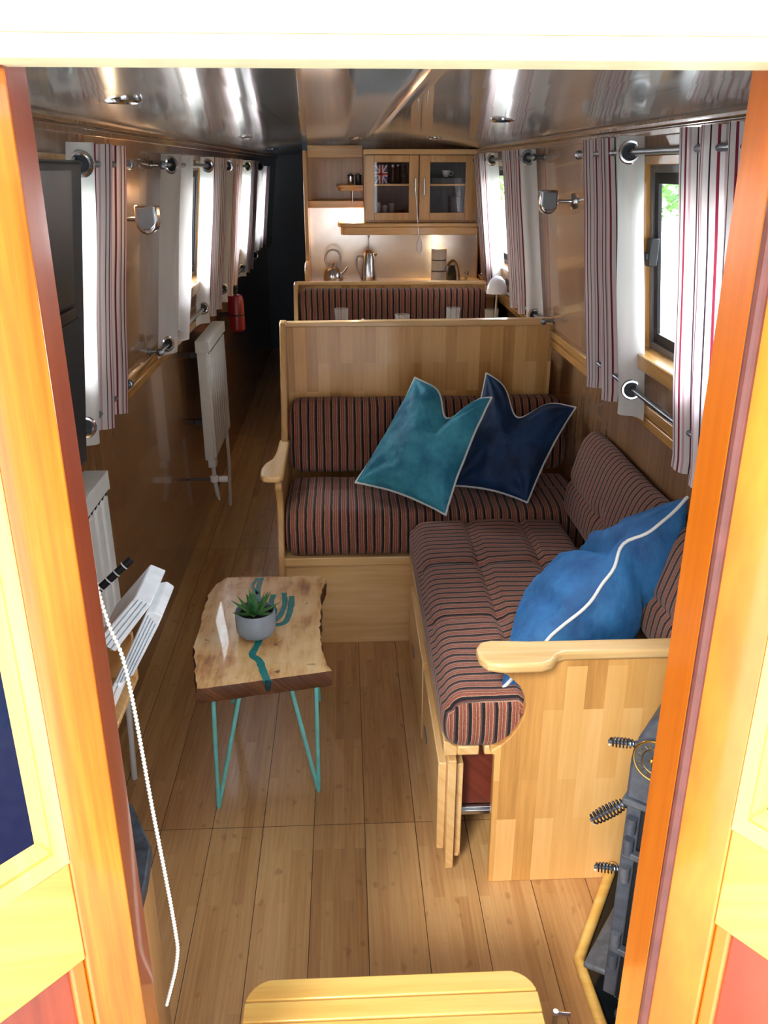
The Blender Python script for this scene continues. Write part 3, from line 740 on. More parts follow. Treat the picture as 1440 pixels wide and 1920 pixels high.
# potted succulent
t = thing('potted_succulent','small spiky green succulent in a pale grey glazed pot on the slab table','plant',(-.262,2.100,.4412))
c=(-.262,2.100,.4412)
b = MB(); b.lathe([(.038,0),(.046,.003),(.052,.012),(.0555,.028),(.0562,.050),(.0548,.072),(.0535,.076),(.0508,.075),(.051,.062),(.051,.050),(.0,.05)],c,36); b.build('pot',M['pot'],t,smooth=True)
b = MB()
b.lathe([(.049,.050),(.049,.058),(.03,.064),(0,.066)],c,24)
for i in range(60):
    a=R.random()*2*PI; r_=.046*math.sqrt(R.random()); s=.003+.003*R.random()
    b.lathe([(0,-s),(s,-s*.3),(s*.8,s*.6),(0,s)],(c[0]+r_*math.cos(a),c[1]+r_*math.sin(a),c[2]+.064),6)
so=b.build('gravel',M['soil'],t,smooth=True)
def leaf(az,el,L,w):
    b = MB(); d=Vector((math.cos(az)*math.cos(el),math.sin(az)*math.cos(el),math.sin(el))); sd=Vector((-math.sin(az),math.cos(az),0)); up=sd.cross(d)*-1
    if up.z<0: up=-up
    o0=Vector(c)+Vector((0,0,.062))+Vector((math.cos(az),math.sin(az),0))*.006
    N=9; vs=[]
    for i in range(N+1):
        k=i/N; ww=w*(math.sin(PI*min(1,k*.55+.28))**1.1)*(1-k)**.55 ; p=o0+d*L*k+up*(.016*k*k*(1 if el<1 else .3))
        th=ww*.30
        vs += [p+sd*ww+up*ww*.35,p-up*th,p-sd*ww+up*ww*.35,p+up*th*.6]
    fs=[]
    for i in range(N):
        for q in range(4): fs.append((i*4+q,i*4+(q+1)%4,(i+1)*4+(q+1)%4,(i+1)*4+q))
    b.add(vs,fs); b.build('leaf',M['aloe'],t,smooth=True,weld=True)
for i in range(7): leaf(i*2*PI/7+.2,.20+.10*(i%2),.072,.0125)
for i in range(5): leaf(i*2*PI/5+.5,.70,.070,.0125)
for i in range(3): leaf(i*2*PI/3+.1,1.18,.072,.011)
# ------------------------------------------------------------------ curtains, rods
ELR = .023
def curtain(fx, sg, y_open, y_far, label, z0=1.02, z1=1.72, folds=4, off=.042, amp=.021, group=None, eye=True, u0=0, ez=(1.685,1.085)):
    # y_open: edge towards the glass, y_far: edge away from it; cloth weaves round rods at 1.685 and 1.092
    ym=(y_open+y_far)/2; L=abs(y_far-y_open); dr=1 if y_far>y_open else -1
    t = thing('curtain',label,'curtain',(fx(1.4)-sg*off,ym,1.38),group)
    NU,NV=int(folds*18),26
    ph=.05
    def cloth(u,v,s=0):
        z=z0+(z1-z0)*v
        # the plain border by the window lies flatter and wider
        q = u*folds
        k = 1+.12*(1-v)
        x = fx(z if z>1.03 else 1.03)-sg*(off + amp*k*math.sin(2*PI*(q*.93+ph-.25))*(1 if u>.0 else 1))
        x += .004*noise.noise(Vector((u*6,v*3,ym)))
        y = y_open+dr*L*(u+.018*math.sin(2*PI*q*2))*(1-.035*(1-v)*0) + dr*.012*noise.noise(Vector((u*3,v*2.2,ym+4)))
        return Vector((x,y,z+.006*math.sin(2*PI*q)*(1-v)))
    b=MB(); b.grid(lambda u,v: cloth(u,v),NU,NV)
    # arc length for the stripe coordinate
    al=[0]
    for i in range(1,NU+1): al.append(al[-1]+(cloth(i/NU,.5)-cloth((i-1)/NU,.5)).length)
    b.uv=[(al[i]+u0,j/NV*.7) for j in range(NV+1) for i in range(NU+1)]
    b.build('cloth',M['curtain'],t,smooth=True)
    if eye:
        for z in ez:
            v=(z-z0)/(z1-z0)
            best=None
            for i in range(1,NU):
                p=cloth(i/NU,v); e=abs(p.x-(fx(z)-sg*off))
                if i/NU*folds>.12 and i/NU*folds<.5 and (best is None or e<best[0]): best=(e,i)
            i=best[1]; p=cloth(i/NU,v); tn=cloth((i+1)/NU,v)-cloth((i-1)/NU,v); nn=tn.cross(Vector((0,0,1))).normalized()
            q=p
            b=MB(); b.ring(q,nn,ELR,.006,28,8); b.build('eyelet',M['chrome'],t,smooth=True)
            b=MB(); 
            a=nn.orthogonal().normalized(); c=nn.cross(a)
            for s in (-1,1):
                ctr=q+nn*.0022*s; vs=[ctr]+[ctr+(a*math.cos(2*PI*k/24)+c*math.sin(2*PI*k/24))*(ELR-.004) for k in range(24)]
                b.add(vs,[(0,1+k,1+(k+1)%24) if s>0 else (0,1+(k+1)%24,1+k) for k in range(24)])
            b.build('eyelet_hole',M['black'],t)
    return t
def rod(fx, sg, ya, yb, z, label, off=.042, r=.0075, group=None):
    x=fx(z)-sg*off
    t=thing('curtain_rod',label,'curtain rod',(x,(ya+yb)/2,z),group)
    b=MB(); b.tube([(x,ya,z),(x,yb,z)],r,14); b.build('rod',M['dsteel'],t,smooth=True)
    for y in (ya+.015,yb-.015):
        b=MB(); b.tube([(x,y,z),(fx(z),y,z)],.006,10); b.lathe([(.013,0),(.013,.005)],(fx(z)-sg*.003,y,z),14,'x'); b.build('bracket',M['dsteel'],t,smooth=True)
    for y,s in ((ya,-1),(yb,1)):
        b=MB(); b.lathe([(.0,-.012),(.010,-.008),(.013,0),(.010,.008),(0,.012)],(x,y+s*.006,z),14,'y'); b.build('finial',M['dsteel'],t,smooth=True)
gc='striped curtains gathered beside the windows'
curtain(xr,1,2.21,2.70,'striped curtain hanging left of the sofa window, with a wide plain border and big eyelets',z0=1.01,z1=1.722,folds=3.2,group=gc)
curtain(xr,1,1.90,1.47,'striped curtain cut off by the right door jamb, nearest on the right',z0=1.0,z1=1.725,folds=4.2,group=gc,eye=False,amp=.024,u0=.12)
curtain(xr,1,3.46,4.06,'striped curtain on the right, between the dinette lamp and the chrome wall light',z0=1.06,z1=1.715,folds=3.4,group=gc,amp=.022,u0=-.02)
curtain(xr,1,4.30,4.90,'striped curtain on the right beside the glazed kitchen cupboard',z0=1.06,z1=1.715,folds=3.4,group=gc,amp=.022,u0=-.02)
rod(xr,1,1.44,2.74,1.685,'steel rod above the sofa window on the right',group='curtain rods')
rod(xr,1,1.44,2.60,1.092,'steel rod below the sofa window on the right',group='curtain rods')
rod(xr,1,3.40,4.90,1.685,'steel rod above the dinette window on the right',group='curtain rods')
rod(xr,1,3.34,4.90,1.092,'steel rod below the dinette window on the right',group='curtain rods')
EZ=(1.657,1.068)
curtain(xl,-1,1.97,2.34,'striped curtain behind the black television, nearest on the left',z0=1.02,z1=1.70,folds=2.7,group=gc,u0=-.07,ez=EZ)
curtain(xl,-1,2.99,3.50,'plain grey curtain on the left between the wall light and the far radiator',z0=1.03,z1=1.69,folds=2.1,group=gc,u0=-.6,ez=EZ)
curtain(xl,-1,3.82,4.38,'bright backlit striped curtain on the left above the far radiator',z0=1.0,z1=1.69,folds=2.8,group=gc,u0=-.08,ez=EZ)
curtain(xl,-1,4.47,5.05,'grey looking curtain on the left next past the backlit one',z0=1.0,z1=1.69,folds=2.8,group=gc,u0=-.12,ez=EZ)
curtain(xl,-1,5.42,6.00,'thin backlit curtain on the left, second from the dark corridor',z0=1.02,z1=1.69,folds=2.8,group=gc,u0=-.08,ez=EZ)
curtain(xl,-1,6.25,6.95,'curtain furthest down the left side, at the dark corridor',z0=1.10,z1=1.66,folds=2.8,group=gc,u0=-.1,ez=EZ)
for ya,yb,lab in ((1.3,2.46,'behind the television'),(2.92,4.40,'past the chrome wall light'),(4.42,6.05,'beyond the far radiator'),):
    rod(xl,-1,ya,yb,EZ[0],'steel curtain rod high on the left side '+lab,group='curtain rods')
    rod(xl,-1,ya,yb,EZ[1],'steel curtain rod low on the left side '+lab,group='curtain rods')

# ------------------------------------------------------------------ wall lights
def walllight(x,y,z,sg,label):
    t=thing('wall_light',label,'wall light',(x,y,z))
    # wall on side sg; arm reaches from a back plate to a half-round head
    xw = (xr(z) if sg>0 else xl(z))
    b=MB(); b.lathe([(.026,0),(.026,.006),(.020,.012)] if sg<0 else [(.020,-.012),(.026,-.006),(.026,0)],(xw,y,z),20,'x'); b.build('back_plate',M['chrome'],t,smooth=True)
    hx=xw-sg*.088
    b=MB(); b.tube([(xw-sg*.01,y,z),(hx+sg*.028,y,z)],.006,10); b.build('arm',M['chrome'],t,smooth=True)
    p=[(-.030,.036),(.030,.036),(.031,-.006),(.026,-.024),(.014,-.036),(0,-.040),(-.014,-.036),(-.026,-.024),(-.031,-.006)]
    b=MB(); b.prism([(hx+u,z+w) for u,w in p],'y',y-.024,y+.024); b.build('shade',M['chrome'],t,bevel=.006,bseg=3)
    b=MB(); b.prism([(hx+u*.72,z+.002+w*.72) for u,w in p],'y',y-.0275,y-.0235); b.build('diffuser',plain('frosted_lens','#8b9096',.18,.03),t,bevel=.001)
    b=MB(); b.tube([(hx+sg*.024,y-.026,z-.012),(hx+sg*.010,y-.028,z-.026),(hx-sg*.010,y-.028,z-.026),(hx-sg*.024,y-.026,z-.012)],.0022,8); b.build('bail',M['chrome'],t,smooth=True)
walllight(-.55,2.48,1.520,-1,'chrome half round wall light on the left panelling beside the near curtain')
walllight(.70,2.99,1.545,1,'chrome half round wall light on the right panelling over the bench back')

# ------------------------------------------------------------------ radiators
def radiator(y0,y1,xf,z0,z1,label,valve,pipe):
    t=thing('radiator',label,'radiator',(xf,(y0+y1)/2,0))
    b=MB(); W=.052; n=int((y1-y0)/.062); w=(y1-y0)/n
    b.box(xf-W,xf-.010,y0,y1,z0,z1-.03)
    for i in range(n):
        a=y0+i*w; b.hexa([(xf-.012,a+.004,z0+.006),(xf,a+.010,z0+.012),(xf,a+w-.010,z0+.012),(xf-.012,a+w-.004,z0+.006),(xf-.012,a+.004,z1-.055),(xf,a+.010,z1-.062),(xf,a+w-.010,z1-.062),(xf-.012,a+w-.004,z1-.055)])
    b.build('panel',M['rad'],t,bevel=.003)
    b=MB(); b.box(xf-W-.004,xf+.004,y0-.004,y1+.004,z1-.012,z1); b.box(xf-.006,xf+.004,y0-.004,y1+.004,z1-.046,z1-.010); b.box(xf-W-.004,xf+.004,y0-.006,y0,z1-.05,z1); b.box(xf-W-.004,xf+.004,y1,y1+.006,z1-.05,z1); b.build('top_grille',M['rad'],t,bevel=.002)
    b=MB()
    m=int((y1-y0)/.03)
    for i in range(m):
        a=y0+(i+.5)*(y1-y0)/m; b.hexa([(xf-.003,a-.011,z1-.056),(xf+.001,a-.011,z1-.056),(xf+.001,a+.005,z1-.050),(xf-.003,a+.005,z1-.050),(xf-.003,a-.009,z1-.050),(xf+.001,a-.009,z1-.050),(xf+.001,a+.007,z1-.044),(xf-.003,a+.007,z1-.044)])
    b.build('grille_slots',M['black'],t)
    for z in (z0+.1,z1-.12):
        b=MB(); b.box(-.717,xf-W+.002,(y0+y1)/2-.02,(y0+y1)/2+.02,z,z+.02); b.build('wall_bracket',M['iron'],t)
    if pipe:
        b=MB(); b.tube([(xf-.02,y1-.012,z0+.01),(xf-.02,y1-.008,.24),(xf-.03,y1-.004,.0)],.0085,12); b.build('pipe',M['rad'],t,smooth=True)
    if valve:
        y=y0+.03
        b=MB(); b.box(xf-.04,xf-.005,y-.035,y+.02,z0-.035,z0+.004); b.tube([(xf-.022,y,z0-.03),(xf-.022,y,z0-.085)],.010,12); b.build('valve_body',M['rad'],t,bevel=.004)
        b=MB(); b.lathe([(.012,0),(.019,.005),(.019,.03),(.015,.034)],(xf-.022,y-.002,z0-.115),16); b.lathe([(.014,0),(.016,.02),(.014,.04)],(xf+.0,y,z0-.10),14,'x'); b.build('valve_head',M['ceramic'],t,smooth=True)
        b=MB(); b.tube([(xf-.02,y,z0-.11),(xf-.012,y-.01,z0-.17),(xf-.005,y-.01,z0-.20)],[.010,.010,.005],12); b.build('valve_spindle',M['rad'],t,smooth=True); b=MB(); b.tube([(xf-.022,y,z0-.1),(-.717,y,z0-.1)],.006,10); b.build('pipe',M['iron'],t,smooth=True)
radiator(1.67,2.05,-.605,.43,.945,'off white panel radiator low on the left, half hidden by the door jamb',False,True)
radiator(3.70,4.22,-.590,.42,.958,'off white panel radiator further along the left, with a valve at its near foot',True,True)

# ------------------------------------------------------------------ television on the left side
t=thing('television','flat black television hung on the left side in front of the first window','television',(-.53,1.45,1.35))
def slabx(b,y0,y1,z0,z1,d0,d1):
    # parallel to the leaning cabin side; d = distance into the room
    b.hexa([(xl(z0)+d0,y0,z0),(xl(z0)+d1,y0,z0),(xl(z0)+d1,y1,z0),(xl(z0)+d0,y1,z0),(xl(z1)+d0,y0,z1),(xl(z1)+d1,y0,z1),(xl(z1)+d1,y1,z1),(xl(z1)+d0,y1,z1)])
b=MB(); slabx(b,.98,1.795,1.055,1.66,.055,.105); b.build('casing',M['bplastic'],t,bevel=.006)
b=MB(); slabx(b,1.02,1.72,1.405,1.645,.104,.107); b.build('screen',M['bgloss'],t)
b=MB(); slabx(b,1.02,1.735,1.075,1.375,.104,.112); b.build('lower_panel',M['bplastic'],t,bevel=.003)
b=MB(); slabx(b,1.30,1.70,1.378,1.400,.104,.116); b.build('control_bar',M['bgloss'],t,bevel=.002)
b=MB(); slabx(b,1.25,1.45,1.25,1.45,-.005,.056); b.build('wall_mount',M['black'],t)

# ------------------------------------------------------------------ low cupboard with slate top, left of the door
t=thing('side_cupboard','low wooden cupboard with a dark slate top and clipped corner, just inside on the left','cupboard',(-.54,1.1,0))
pl=[(-.718,.80),(-.357,.80),(-.362,1.155),(-.370,1.235),(-.428,1.345),(-.54,1.44),(-.718,1.49)]
b=MB(); b.prism([((x+.54)*.97-.54,y) for x,y in pl],'z',0,.472); b.build('carcass',M['oakz'],t,bevel=.003)
b=MB(); b.prism(pl,'z',.472,.502); b.build('slate_top',M['slate'],t,bevel=.004)

# magazines standing in a wall rack
t=thing('magazine_rack','wooden magazine rack on the left side, mostly hidden by the jamb','rack',(-.60,1.5,.6))
b=MB(); b.box(-.717,-.47,1.44,1.455,.60,.72); b.box(-.717,-.47,1.625,1.64,.60,.72); b.box(-.717,-.47,1.455,1.625,.60,.612); b.build('rack_body',M['oakz'],t,bevel=.002)
def sheet(nm,quad,y0,y1,mat,label,cat,n=3):
    # quad: (x, z) corners of the end we look at, in order
    t=thing(nm,label,cat,(quad[0][0],y0,quad[0][1]))
    b=MB(); b.prism(quad,'y',y0,y1); b.build('cover',mat,t,bevel=.003)
    a,bq,c,d=[Vector((q[0],0,q[1])) for q in (quad[0],quad[1],quad[-2],quad[-1])]
    b=MB()
    for k in range(1,n+1):
        f=k/(n+1); p=a.lerp(d,f); q=bq.lerp(c,f)
        b.tube([p+Vector((0,y0-.001,0)),q+Vector((0,y0-.001,0))],.0012,5)
    b.build('page_edges',M['paperb'],t)
sheet('magazine',[(-.490,.800),(-.408,.893),(-.378,.878),(-.458,.775)],1.46,1.61,M['paper'],'white magazine standing in the left wall rack, topmost','magazine')
sheet('newspaper',[(-.475,.690),(-.392,.855),(-.376,.858),(-.362,.846),(-.372,.825),(-.432,.715)],1.47,1.60,M['paper'],'folded newspaper curling out of the left wall rack','newspaper',4)
sheet('leaflet',[(-.498,.648),(-.470,.702),(-.455,.690),(-.482,.628)],1.465,1.58,M['paper'],'small white leaflet below the folded newspaper','leaflet',1)
t=thing('umbrella','black rod with pale spots behind the white magazine on the left','umbrella',(-.47,1.52,.86))
b=MB(); b.tube([(-.53,1.60,.83),(-.452,1.63,.895)],.008,12); b.build('shaft',M['black'],t,smooth=True)
b=MB()
for k in range(4): b.ring((-.515+.016*k,1.606+.006*k,.8425+.0135*k),(.078,.03,.065),.0082,.0016,14,6)
b.build('spots',M['ceramic'],t,smooth=True)

# ------------------------------------------------------------------ fire extinguisher
t=thing('fire_extinguisher','small red fire extinguisher on the left side under the curtains','fire extinguisher',(-.600,4.95,.85))
c=(-.615,4.95,.785)
b=MB(); b.lathe([(.038,0),(.046,.008),(.046,.17),(.036,.195),(.016,.205)],c,24); b.build('cylinder',M['redp'],t,smooth=True)
b=MB(); b.lathe([(.012,.205),(.012,.225),(.018,.23),(.018,.24),(0,.242)],c,14); b.box(c[0]-.01,c[0]+.01,c[1]-.05,c[1]+.02,c[2]+.238,c[2]+.25); b.build('valve',M['black'],t,smooth=True)
b=MB(); b.ring((c[0],c[1],c[2]+.09),(0,0,1),.0465,.004,24,6); b.box(-.71,c[0]-.04,c[1]-.02,c[1]+.02,c[2]+.08,c[2]+.1); b.build('bracket',M['black'],t,smooth=True)

# ------------------------------------------------------------------ ceiling lights
def dl(x,y,label):
    z=zc(x)
    t=thing('downlight',label,'downlight',(x,y,z),'ceiling downlights')
    b=MB(); b.lathe([(.036,.004),(.036,-.002),(.030,-.006),(.026,-.002)],(x,y,z),26); b.build('bezel',M['chrome'],t,smooth=True)
    b=MB(); b.lathe([(.026,.002),(.026,-.002),(0,-.003)],(x,y,z),20); b.build('lens',M['ceramic'],t,smooth=True)
dl(-.40,1.75,'chrome ceiling downlight nearest on the left'); dl(.37,1.22,'chrome ceiling downlight close to the hatch on the right'); dl(.45,2.6,'chrome ceiling downlight above the sofa')
dl(-.40,3.8,'chrome ceiling downlight above the far radiator'); dl(.42,4.2,'chrome ceiling downlight above the dinette'); dl(-.45,6.0,'chrome ceiling downlight at the dark corridor')
dl(.07,4.75,'chrome ceiling downlight in front of the kitchen cupboard')

# ------------------------------------------------------------------ stove on its hearth
t=thing('corner_hearth','raised dark tiled corner hearth with a pale yellow wood edging, right of the step','hearth',(.65,1.2,0))
hp=[(.866,1.606),(.637,1.606),(.484,1.335),(.492,1.178),(.545,.80),(.868,.80)]
b=MB(); b.prism(hp,'z',.036,.045); b.build('tile_bed',M['hearth'],t,bevel=.002)
b=MB(); b.tube([(.637,1.600,.05),(.484,1.335,.05),(.492,1.178,.05),(.545,.80,.05)],.0125,12); b.build('wood_edging',M['step'],t,smooth=True)
b=MB(); e=[(x+(.7-x)*.02,y+(1.2-y)*.02) for x,y in hp]; b.prism(hp,'z',.0,.036); b.build('base_board',M['oaky'],t)
b=MB()
for i in range(40):
    x=.515+.05*R.random(); y=1.10+.16*R.random(); s=.001+.002*R.random(); b.lathe([(0,0),(s,.0003),(s*.6,s*.6),(0,s*.7)],(x,y,.045),6)
o=b.build('ash',M['ash'],at=(.54,1.18,.045)); tag(o,'scattered grey ash specks on the hearth under the stove','ash',kind='stuff')

C0=Vector((.490,1.205,0)); e1=Vector((.8,-.6,0)); e2=Vector((.6,.8,0))
def sp(a,w,z): return C0+e1*a+e2*w+Vector((0,0,z))
t=thing('stove','dark grey cast iron stove with round relief plate and coil spring handles','stove',tuple(sp(.17,.13,.045)))
def sprism(b,poly,w0,w1,mi=0):
    n=len(poly); vs=[sp(a,w0,z) for a,z in poly]+[sp(a,w1,z) for a,z in poly]
    b.add(vs,[tuple(range(n)),tuple(range(2*n-1,n-1,-1))]+[(i,n+i,n+(i+1)%n,(i+1)%n) for i in range(n)],mi)
hood=[(-.002,.605),(-.002,.690),(.006,.735),(.022,.775),(.048,.812),(.085,.840),(.135,.858),(.20,.866),(.27,.866),(.335,.855),(.36,.83),(.365,.605)]
b=MB(); sprism(b,hood,-.004,.262); b.build('hood',M['iron'],t,bevel=.006)
b=MB(); sprism(b,[(-.006,.594),(.37,.594),(.37,.607),(-.006,.607)],-.010,.268); b.build('hood_rim',M['ironl'],t,bevel=.003)
b=MB(); sprism(b,[(.034,.10),(.36,.10),(.36,.595),(.034,.595)],0,.258); b.build('body',M['iron'],t,bevel=.004)
b=MB(); sprism(b,[(0,.115),(.026,.115),(.026,.590),(0,.590)],.006,.252); b.build('front_frame',M['iron'],t,bevel=.003)
b=MB(); sprism(b,[(.022,.11),(.036,.11),(.036,.592),(.022,.592)],.012,.246); b.build('frame_gasket',M['black'],t)
for w in (.03,.22):
    for a in (.05,.31):
        b=MB(); P=[sp(a,w,.102),sp(a,w,.075),sp(a-.01*(1 if a<.2 else -1),w,.045)]; b.tube(P,[.020,.014,.017],12); b.build('foot',M['iron'],t,smooth=True)
b=MB(); sprism(b,[(-.052,.120),(.004,.128),(.004,.142),(-.052,.134)],.03,.23); b.build('ash_lip',M['ironl'],t,bevel=.005)
def lathe_dir(b,p,d,prof,seg=20):
    d=d.normalized(); a=d.orthogonal().normalized(); c=d.cross(a); vs=[]; fs=[]
    for r_,h in prof:
        for k in range(seg): vs.append(p+d*h+(a*math.cos(2*PI*k/seg)+c*math.sin(2*PI*k/seg))*r_)
    for i in range(len(prof)-1):
        for k in range(seg): l=(k+1)%seg; fs.append((i*seg+k,i*seg+l,(i+1)*seg+l,(i+1)*seg+k))
    fs.append(tuple(range(seg-1,-1,-1))); fs.append(tuple((len(prof)-1)*seg+k for k in range(seg)))
    b.add(vs,fs)
md=sp(.044,-.004,.706); nd=-e2
b=MB(); lathe_dir(b,md,nd,[(.040,0),(.040,.004),(.037,.0065)],40); pl_=b.build('relief_plate',M['slate'],t,smooth=True)
b=MB(); b.ring(md+nd*.005,nd,.0395,.0026,44,8); b.ring(md+nd*.0065,nd,.0245,.0013,36,6); b.build('brass_rim',M['brass'],pl_,smooth=True)
b=MB()
for k in range(22):
    an=2*PI*k/22; rad=e1*math.cos(an)+Vector((0,0,1))*math.sin(an); tg=-e1*math.sin(an)+Vector((0,0,1))*math.cos(an)
    c_=md+nd*.0068+rad*.0308; h=.0034
    b.tube([c_-rad*h-tg*.001*(k%3-1),c_+rad*h+tg*.001*(k%2)],.0009,6)
    if k%2: b.tube([c_+rad*h*.2-tg*.0018,c_+rad*h*.2+tg*.0018],.0008,6)
b.build('relief_marks',M['brass'],pl_)
b=MB()
for k in range(7): 
    p=md+nd*.0068+e1*(.012*math.cos(k*1.1)*(.4+.1*k))+Vector((0,0,.013*math.sin(k*1.1)*(.4+.1*k))); lathe_dir(b,p,nd,[(.005,0),(.0035,.002),(.001,.003)],10)
b.build('centre_relief',M['brass'],pl_,smooth=True)
# hinge and latch lugs on the near side of the door frame
for z in (.548,.50,.435,.27,.215):
    b=MB(); p=sp(.014,.000,z); b.tube([p-Vector((0,0,.017)),p+Vector((0,0,.017))],.0095,14); b.build('hinge_knuckle',M['ironl'] if z in (.435,.27) else M['iron'],t,smooth=True)
for z in (.475,.24):
    b=MB(); b.hexa([sp(.004,-.006,z),sp(.040,-.006,z),sp(.040,.010,z),sp(.004,.010,z),sp(.004,-.006,z+.014),sp(.040,-.006,z+.014),sp(.040,.010,z+.014),sp(.004,.010,z+.014)]); b.build('hinge_plate',M['ironl'],t,bevel=.002)
def spring(p,d,L,r_,turns):
    d=Vector(d).normalized(); a=d.orthogonal().normalized(); c=d.cross(a); pts=[]
    N=turns*14
    for i in range(N+1):
        k=i/N; rr=r_*(1-.35*abs(2*k-1)**3); an=2*PI*turns*k; pts.append(p+d*(.012+(L-.012)*k)+(a*math.cos(an)+c*math.sin(an))*rr)
    b=MB(); b.tube(pts,.0016,6); h=b.build('spring_handle',M['dsteel'],t,smooth=True)
    b=MB(); b.tube([p-d*.012,p+d*(L+.002)],[.0048,.0032],10); lathe_dir(b,p,d,[(r_*.8,-.002),(r_*.8,.008),(r_*.5,.012)],14); b.build('handle_core',M['iron'],h,smooth=True)
spring(sp(.0,.045,.690),(-.8,.15,.02),.055,.0085,7)
spring(sp(-.002,.03,.575),(-.8,.10,-.62),.082,.0125,10)
spring(sp(.0,.05,.395),(-.8,.15,.0),.055,.009,7)
# ------------------------------------------------------------------ dinette table and what stands on it
t=thing('dinette_table','wooden dinette table between the two benches, under the tumblers','table',(.31,3.95,0))
b=MB(); b.box(-.14,.735,3.47,4.30,.919,.945); b.build('table_top',M['oakpale'],t,bevel=.004)
b=MB(); b.tube([(.31,3.95,0),(.31,3.95,.919)],.035,20); b.build('pedestal',M['steel'],t,smooth=True)
b=MB(); b.lathe([(.17,0),(.17,.01),(.05,.03)],(.31,3.95,0),28); b.build('foot_plate',M['steel'],t,smooth=True)
def tumbler(x,y,label,h=.103):
    b=MB(); b.lathe([(.0,.0),(.024,.0),(.026,.003),(.033,h),(.0310,h),(.0235,.012),(.0,.010)],(x,y,.945),26)
    tag(b.build('tumbler',M['glass'],smooth=True,at=(x,y,.945)),label,'glass','tumblers on the dinette table')
tumbler(-.016,4.0,'clear glass tumbler above the left part of the bench back, leftmost of four')
tumbler(.254,3.82,'clear glass tumbler above the middle of the bench back, lowest looking of four')
tumbler(.502,4.0,'clear glass tumbler second from the dome lamp')
tumbler(.672,3.95,'clear glass tumbler standing beside the dome lamp')
b=MB(); b.grid(lambda u,v: Vector((.055+.055*u,4.0+.05*v,.946+.050*math.sin(PI*u)*math.sin(PI*v)+.002*math.sin(9*u+5*v))),10,10)
tag(b.build('napkin',M['paper'],smooth=True,solid=.002,at=(.08,4.02,.945)),'small white crumpled napkin between the two left tumblers','napkin')
t=thing('table_lamp','small lamp with a white dome shade on the dinette table by the window','lamp',(.706,4.03,.945))
b=MB(); b.lathe([(.030,0),(.030,.006),(.008,.012)],(.706,4.03,.945),22); b.build('base',M['chrome'],t,smooth=True)
b=MB(); b.tube([(.706,4.03,.95),(.706,4.03,1.13)],.0055,12); b.build('stem',M['chrome'],t,smooth=True)
b=MB(); b.lathe([(.049,.0),(.0485,.012),(.044,.036),(.034,.058),(.018,.074),(0,.079),(0,.074),(.017,.069),(.032,.054),(.042,.034),(.0465,.012),(.047,0)],(.706,4.03,1.108),30); b.build('lamp_shade',M['ceramic'],t,smooth=True)

# ------------------------------------------------------------------ galley
t=thing('kitchen_counter','pale wood kitchen counter behind the second bench','counter',(.27,4.95,0))
b=MB(); b.box(-.195,.80,4.64,5.27,0,1.005); b.build('carcass',M['oakz'],t,bevel=.002)
b=MB(); b.box(-.20,.80,4.63,5.272,1.005,1.035); b.build('worktop',M['oakpale'],t,bevel=.003)
b=MB(); b.prism([(4.80,1.035),(4.80,1.12),(4.83,1.155),(4.87,1.165),(5.27,1.165),(5.27,1.035)],'x',-.214,-.196); b.build('end_upstand',M['oaky'],t,bevel=.004)
b=MB(); b.box(-.213,-.193,4.97,5.27,1.165,1.735); o=b.build('side_board',M['oakz'],bevel=.003,at=(-.20,5.12,1.165)); tag(o,'tall narrow pale board closing the left end of the kitchen shelves','board')
b=MB(); b.box(-.193,.79,5.262,5.275,1.035,1.455); o=b.build('splashback',M['splash'],at=(.3,5.27,1.035)); tag(o,'shiny pale splashback behind the kettle and coffee pot','splashback')
# wall cupboard
t=thing('wall_cupboard','pale wood wall cupboard with two glazed doors over the kitchen counter','cupboard',(.43,5.1,1.55))
X0,X1,Y0,Y1,Z0,Z1=.115,.742,4.992,5.272,1.368,1.742
b=MB(); b.box(X0,X1,Y1-.01,Y1,Z0,Z1); b.box(X0,X0+.016,Y0,Y1-.01,Z0,Z1); b.box(X1-.016,X1,Y0,Y1-.01,Z0,Z1); b.box(X0+.016,X1-.016,Y0,Y1-.01,Z0,Z0+.016); b.box(X0+.016,X1-.016,Y0,Y1-.01,Z1-.016,Z1); b.build('carcass',M['oakz'],t,bevel=.001)
b=MB(); b.box(X0+.016,X1-.016,Y1-.013,Y1-.0101,Z0+.016,Z1-.016); b.build('interior_shade',plain('shade_grey','#5d6670',.5,.05),t)  # grey sheet added to darken the cupboard interior behind the glass
b=MB(); b.box(X0+.016,X1-.016,Y0+.01,Y1-.014,1.556,1.566); b.build('shelf',M['oakpale'],t)
for x0,x1,g0,g1,hx in ((.120,.413,.172,.362,.397),(.418,.738,.477,.671,.444)):
    d=MB(); z0,z1,ga,gb=1.378,1.712,1.418,1.676; yf,yb=4.972,4.990
    d.box(x0,g0,yf,yb,z0,z1); d.box(g1,x1,yf,yb,z0,z1); d.box(g0,g1,yf,yb,gb,z1); d.box(g0,g1,yf,yb,z0,ga)
    d=d.build('cupboard_door',M['oakz'],t,bevel=.002)
    b=MB(); b.box(g0-.002,g1+.002,4.980,4.983,ga-.002,gb+.002); b.build('door_glass',M['pane'],d)
    b=MB(); b.tube([(hx,4.971,1.512),(hx,4.957,1.512),(hx,4.957,1.594),(hx,4.971,1.594)],.0042,10); b.build('handle',M['chrome'],d,smooth=True)
b=MB(); b.box(X0,X1,4.974,4.992,1.715,1.742); b.build('cornice_strip',M['oakpale'],t,bevel=.002)
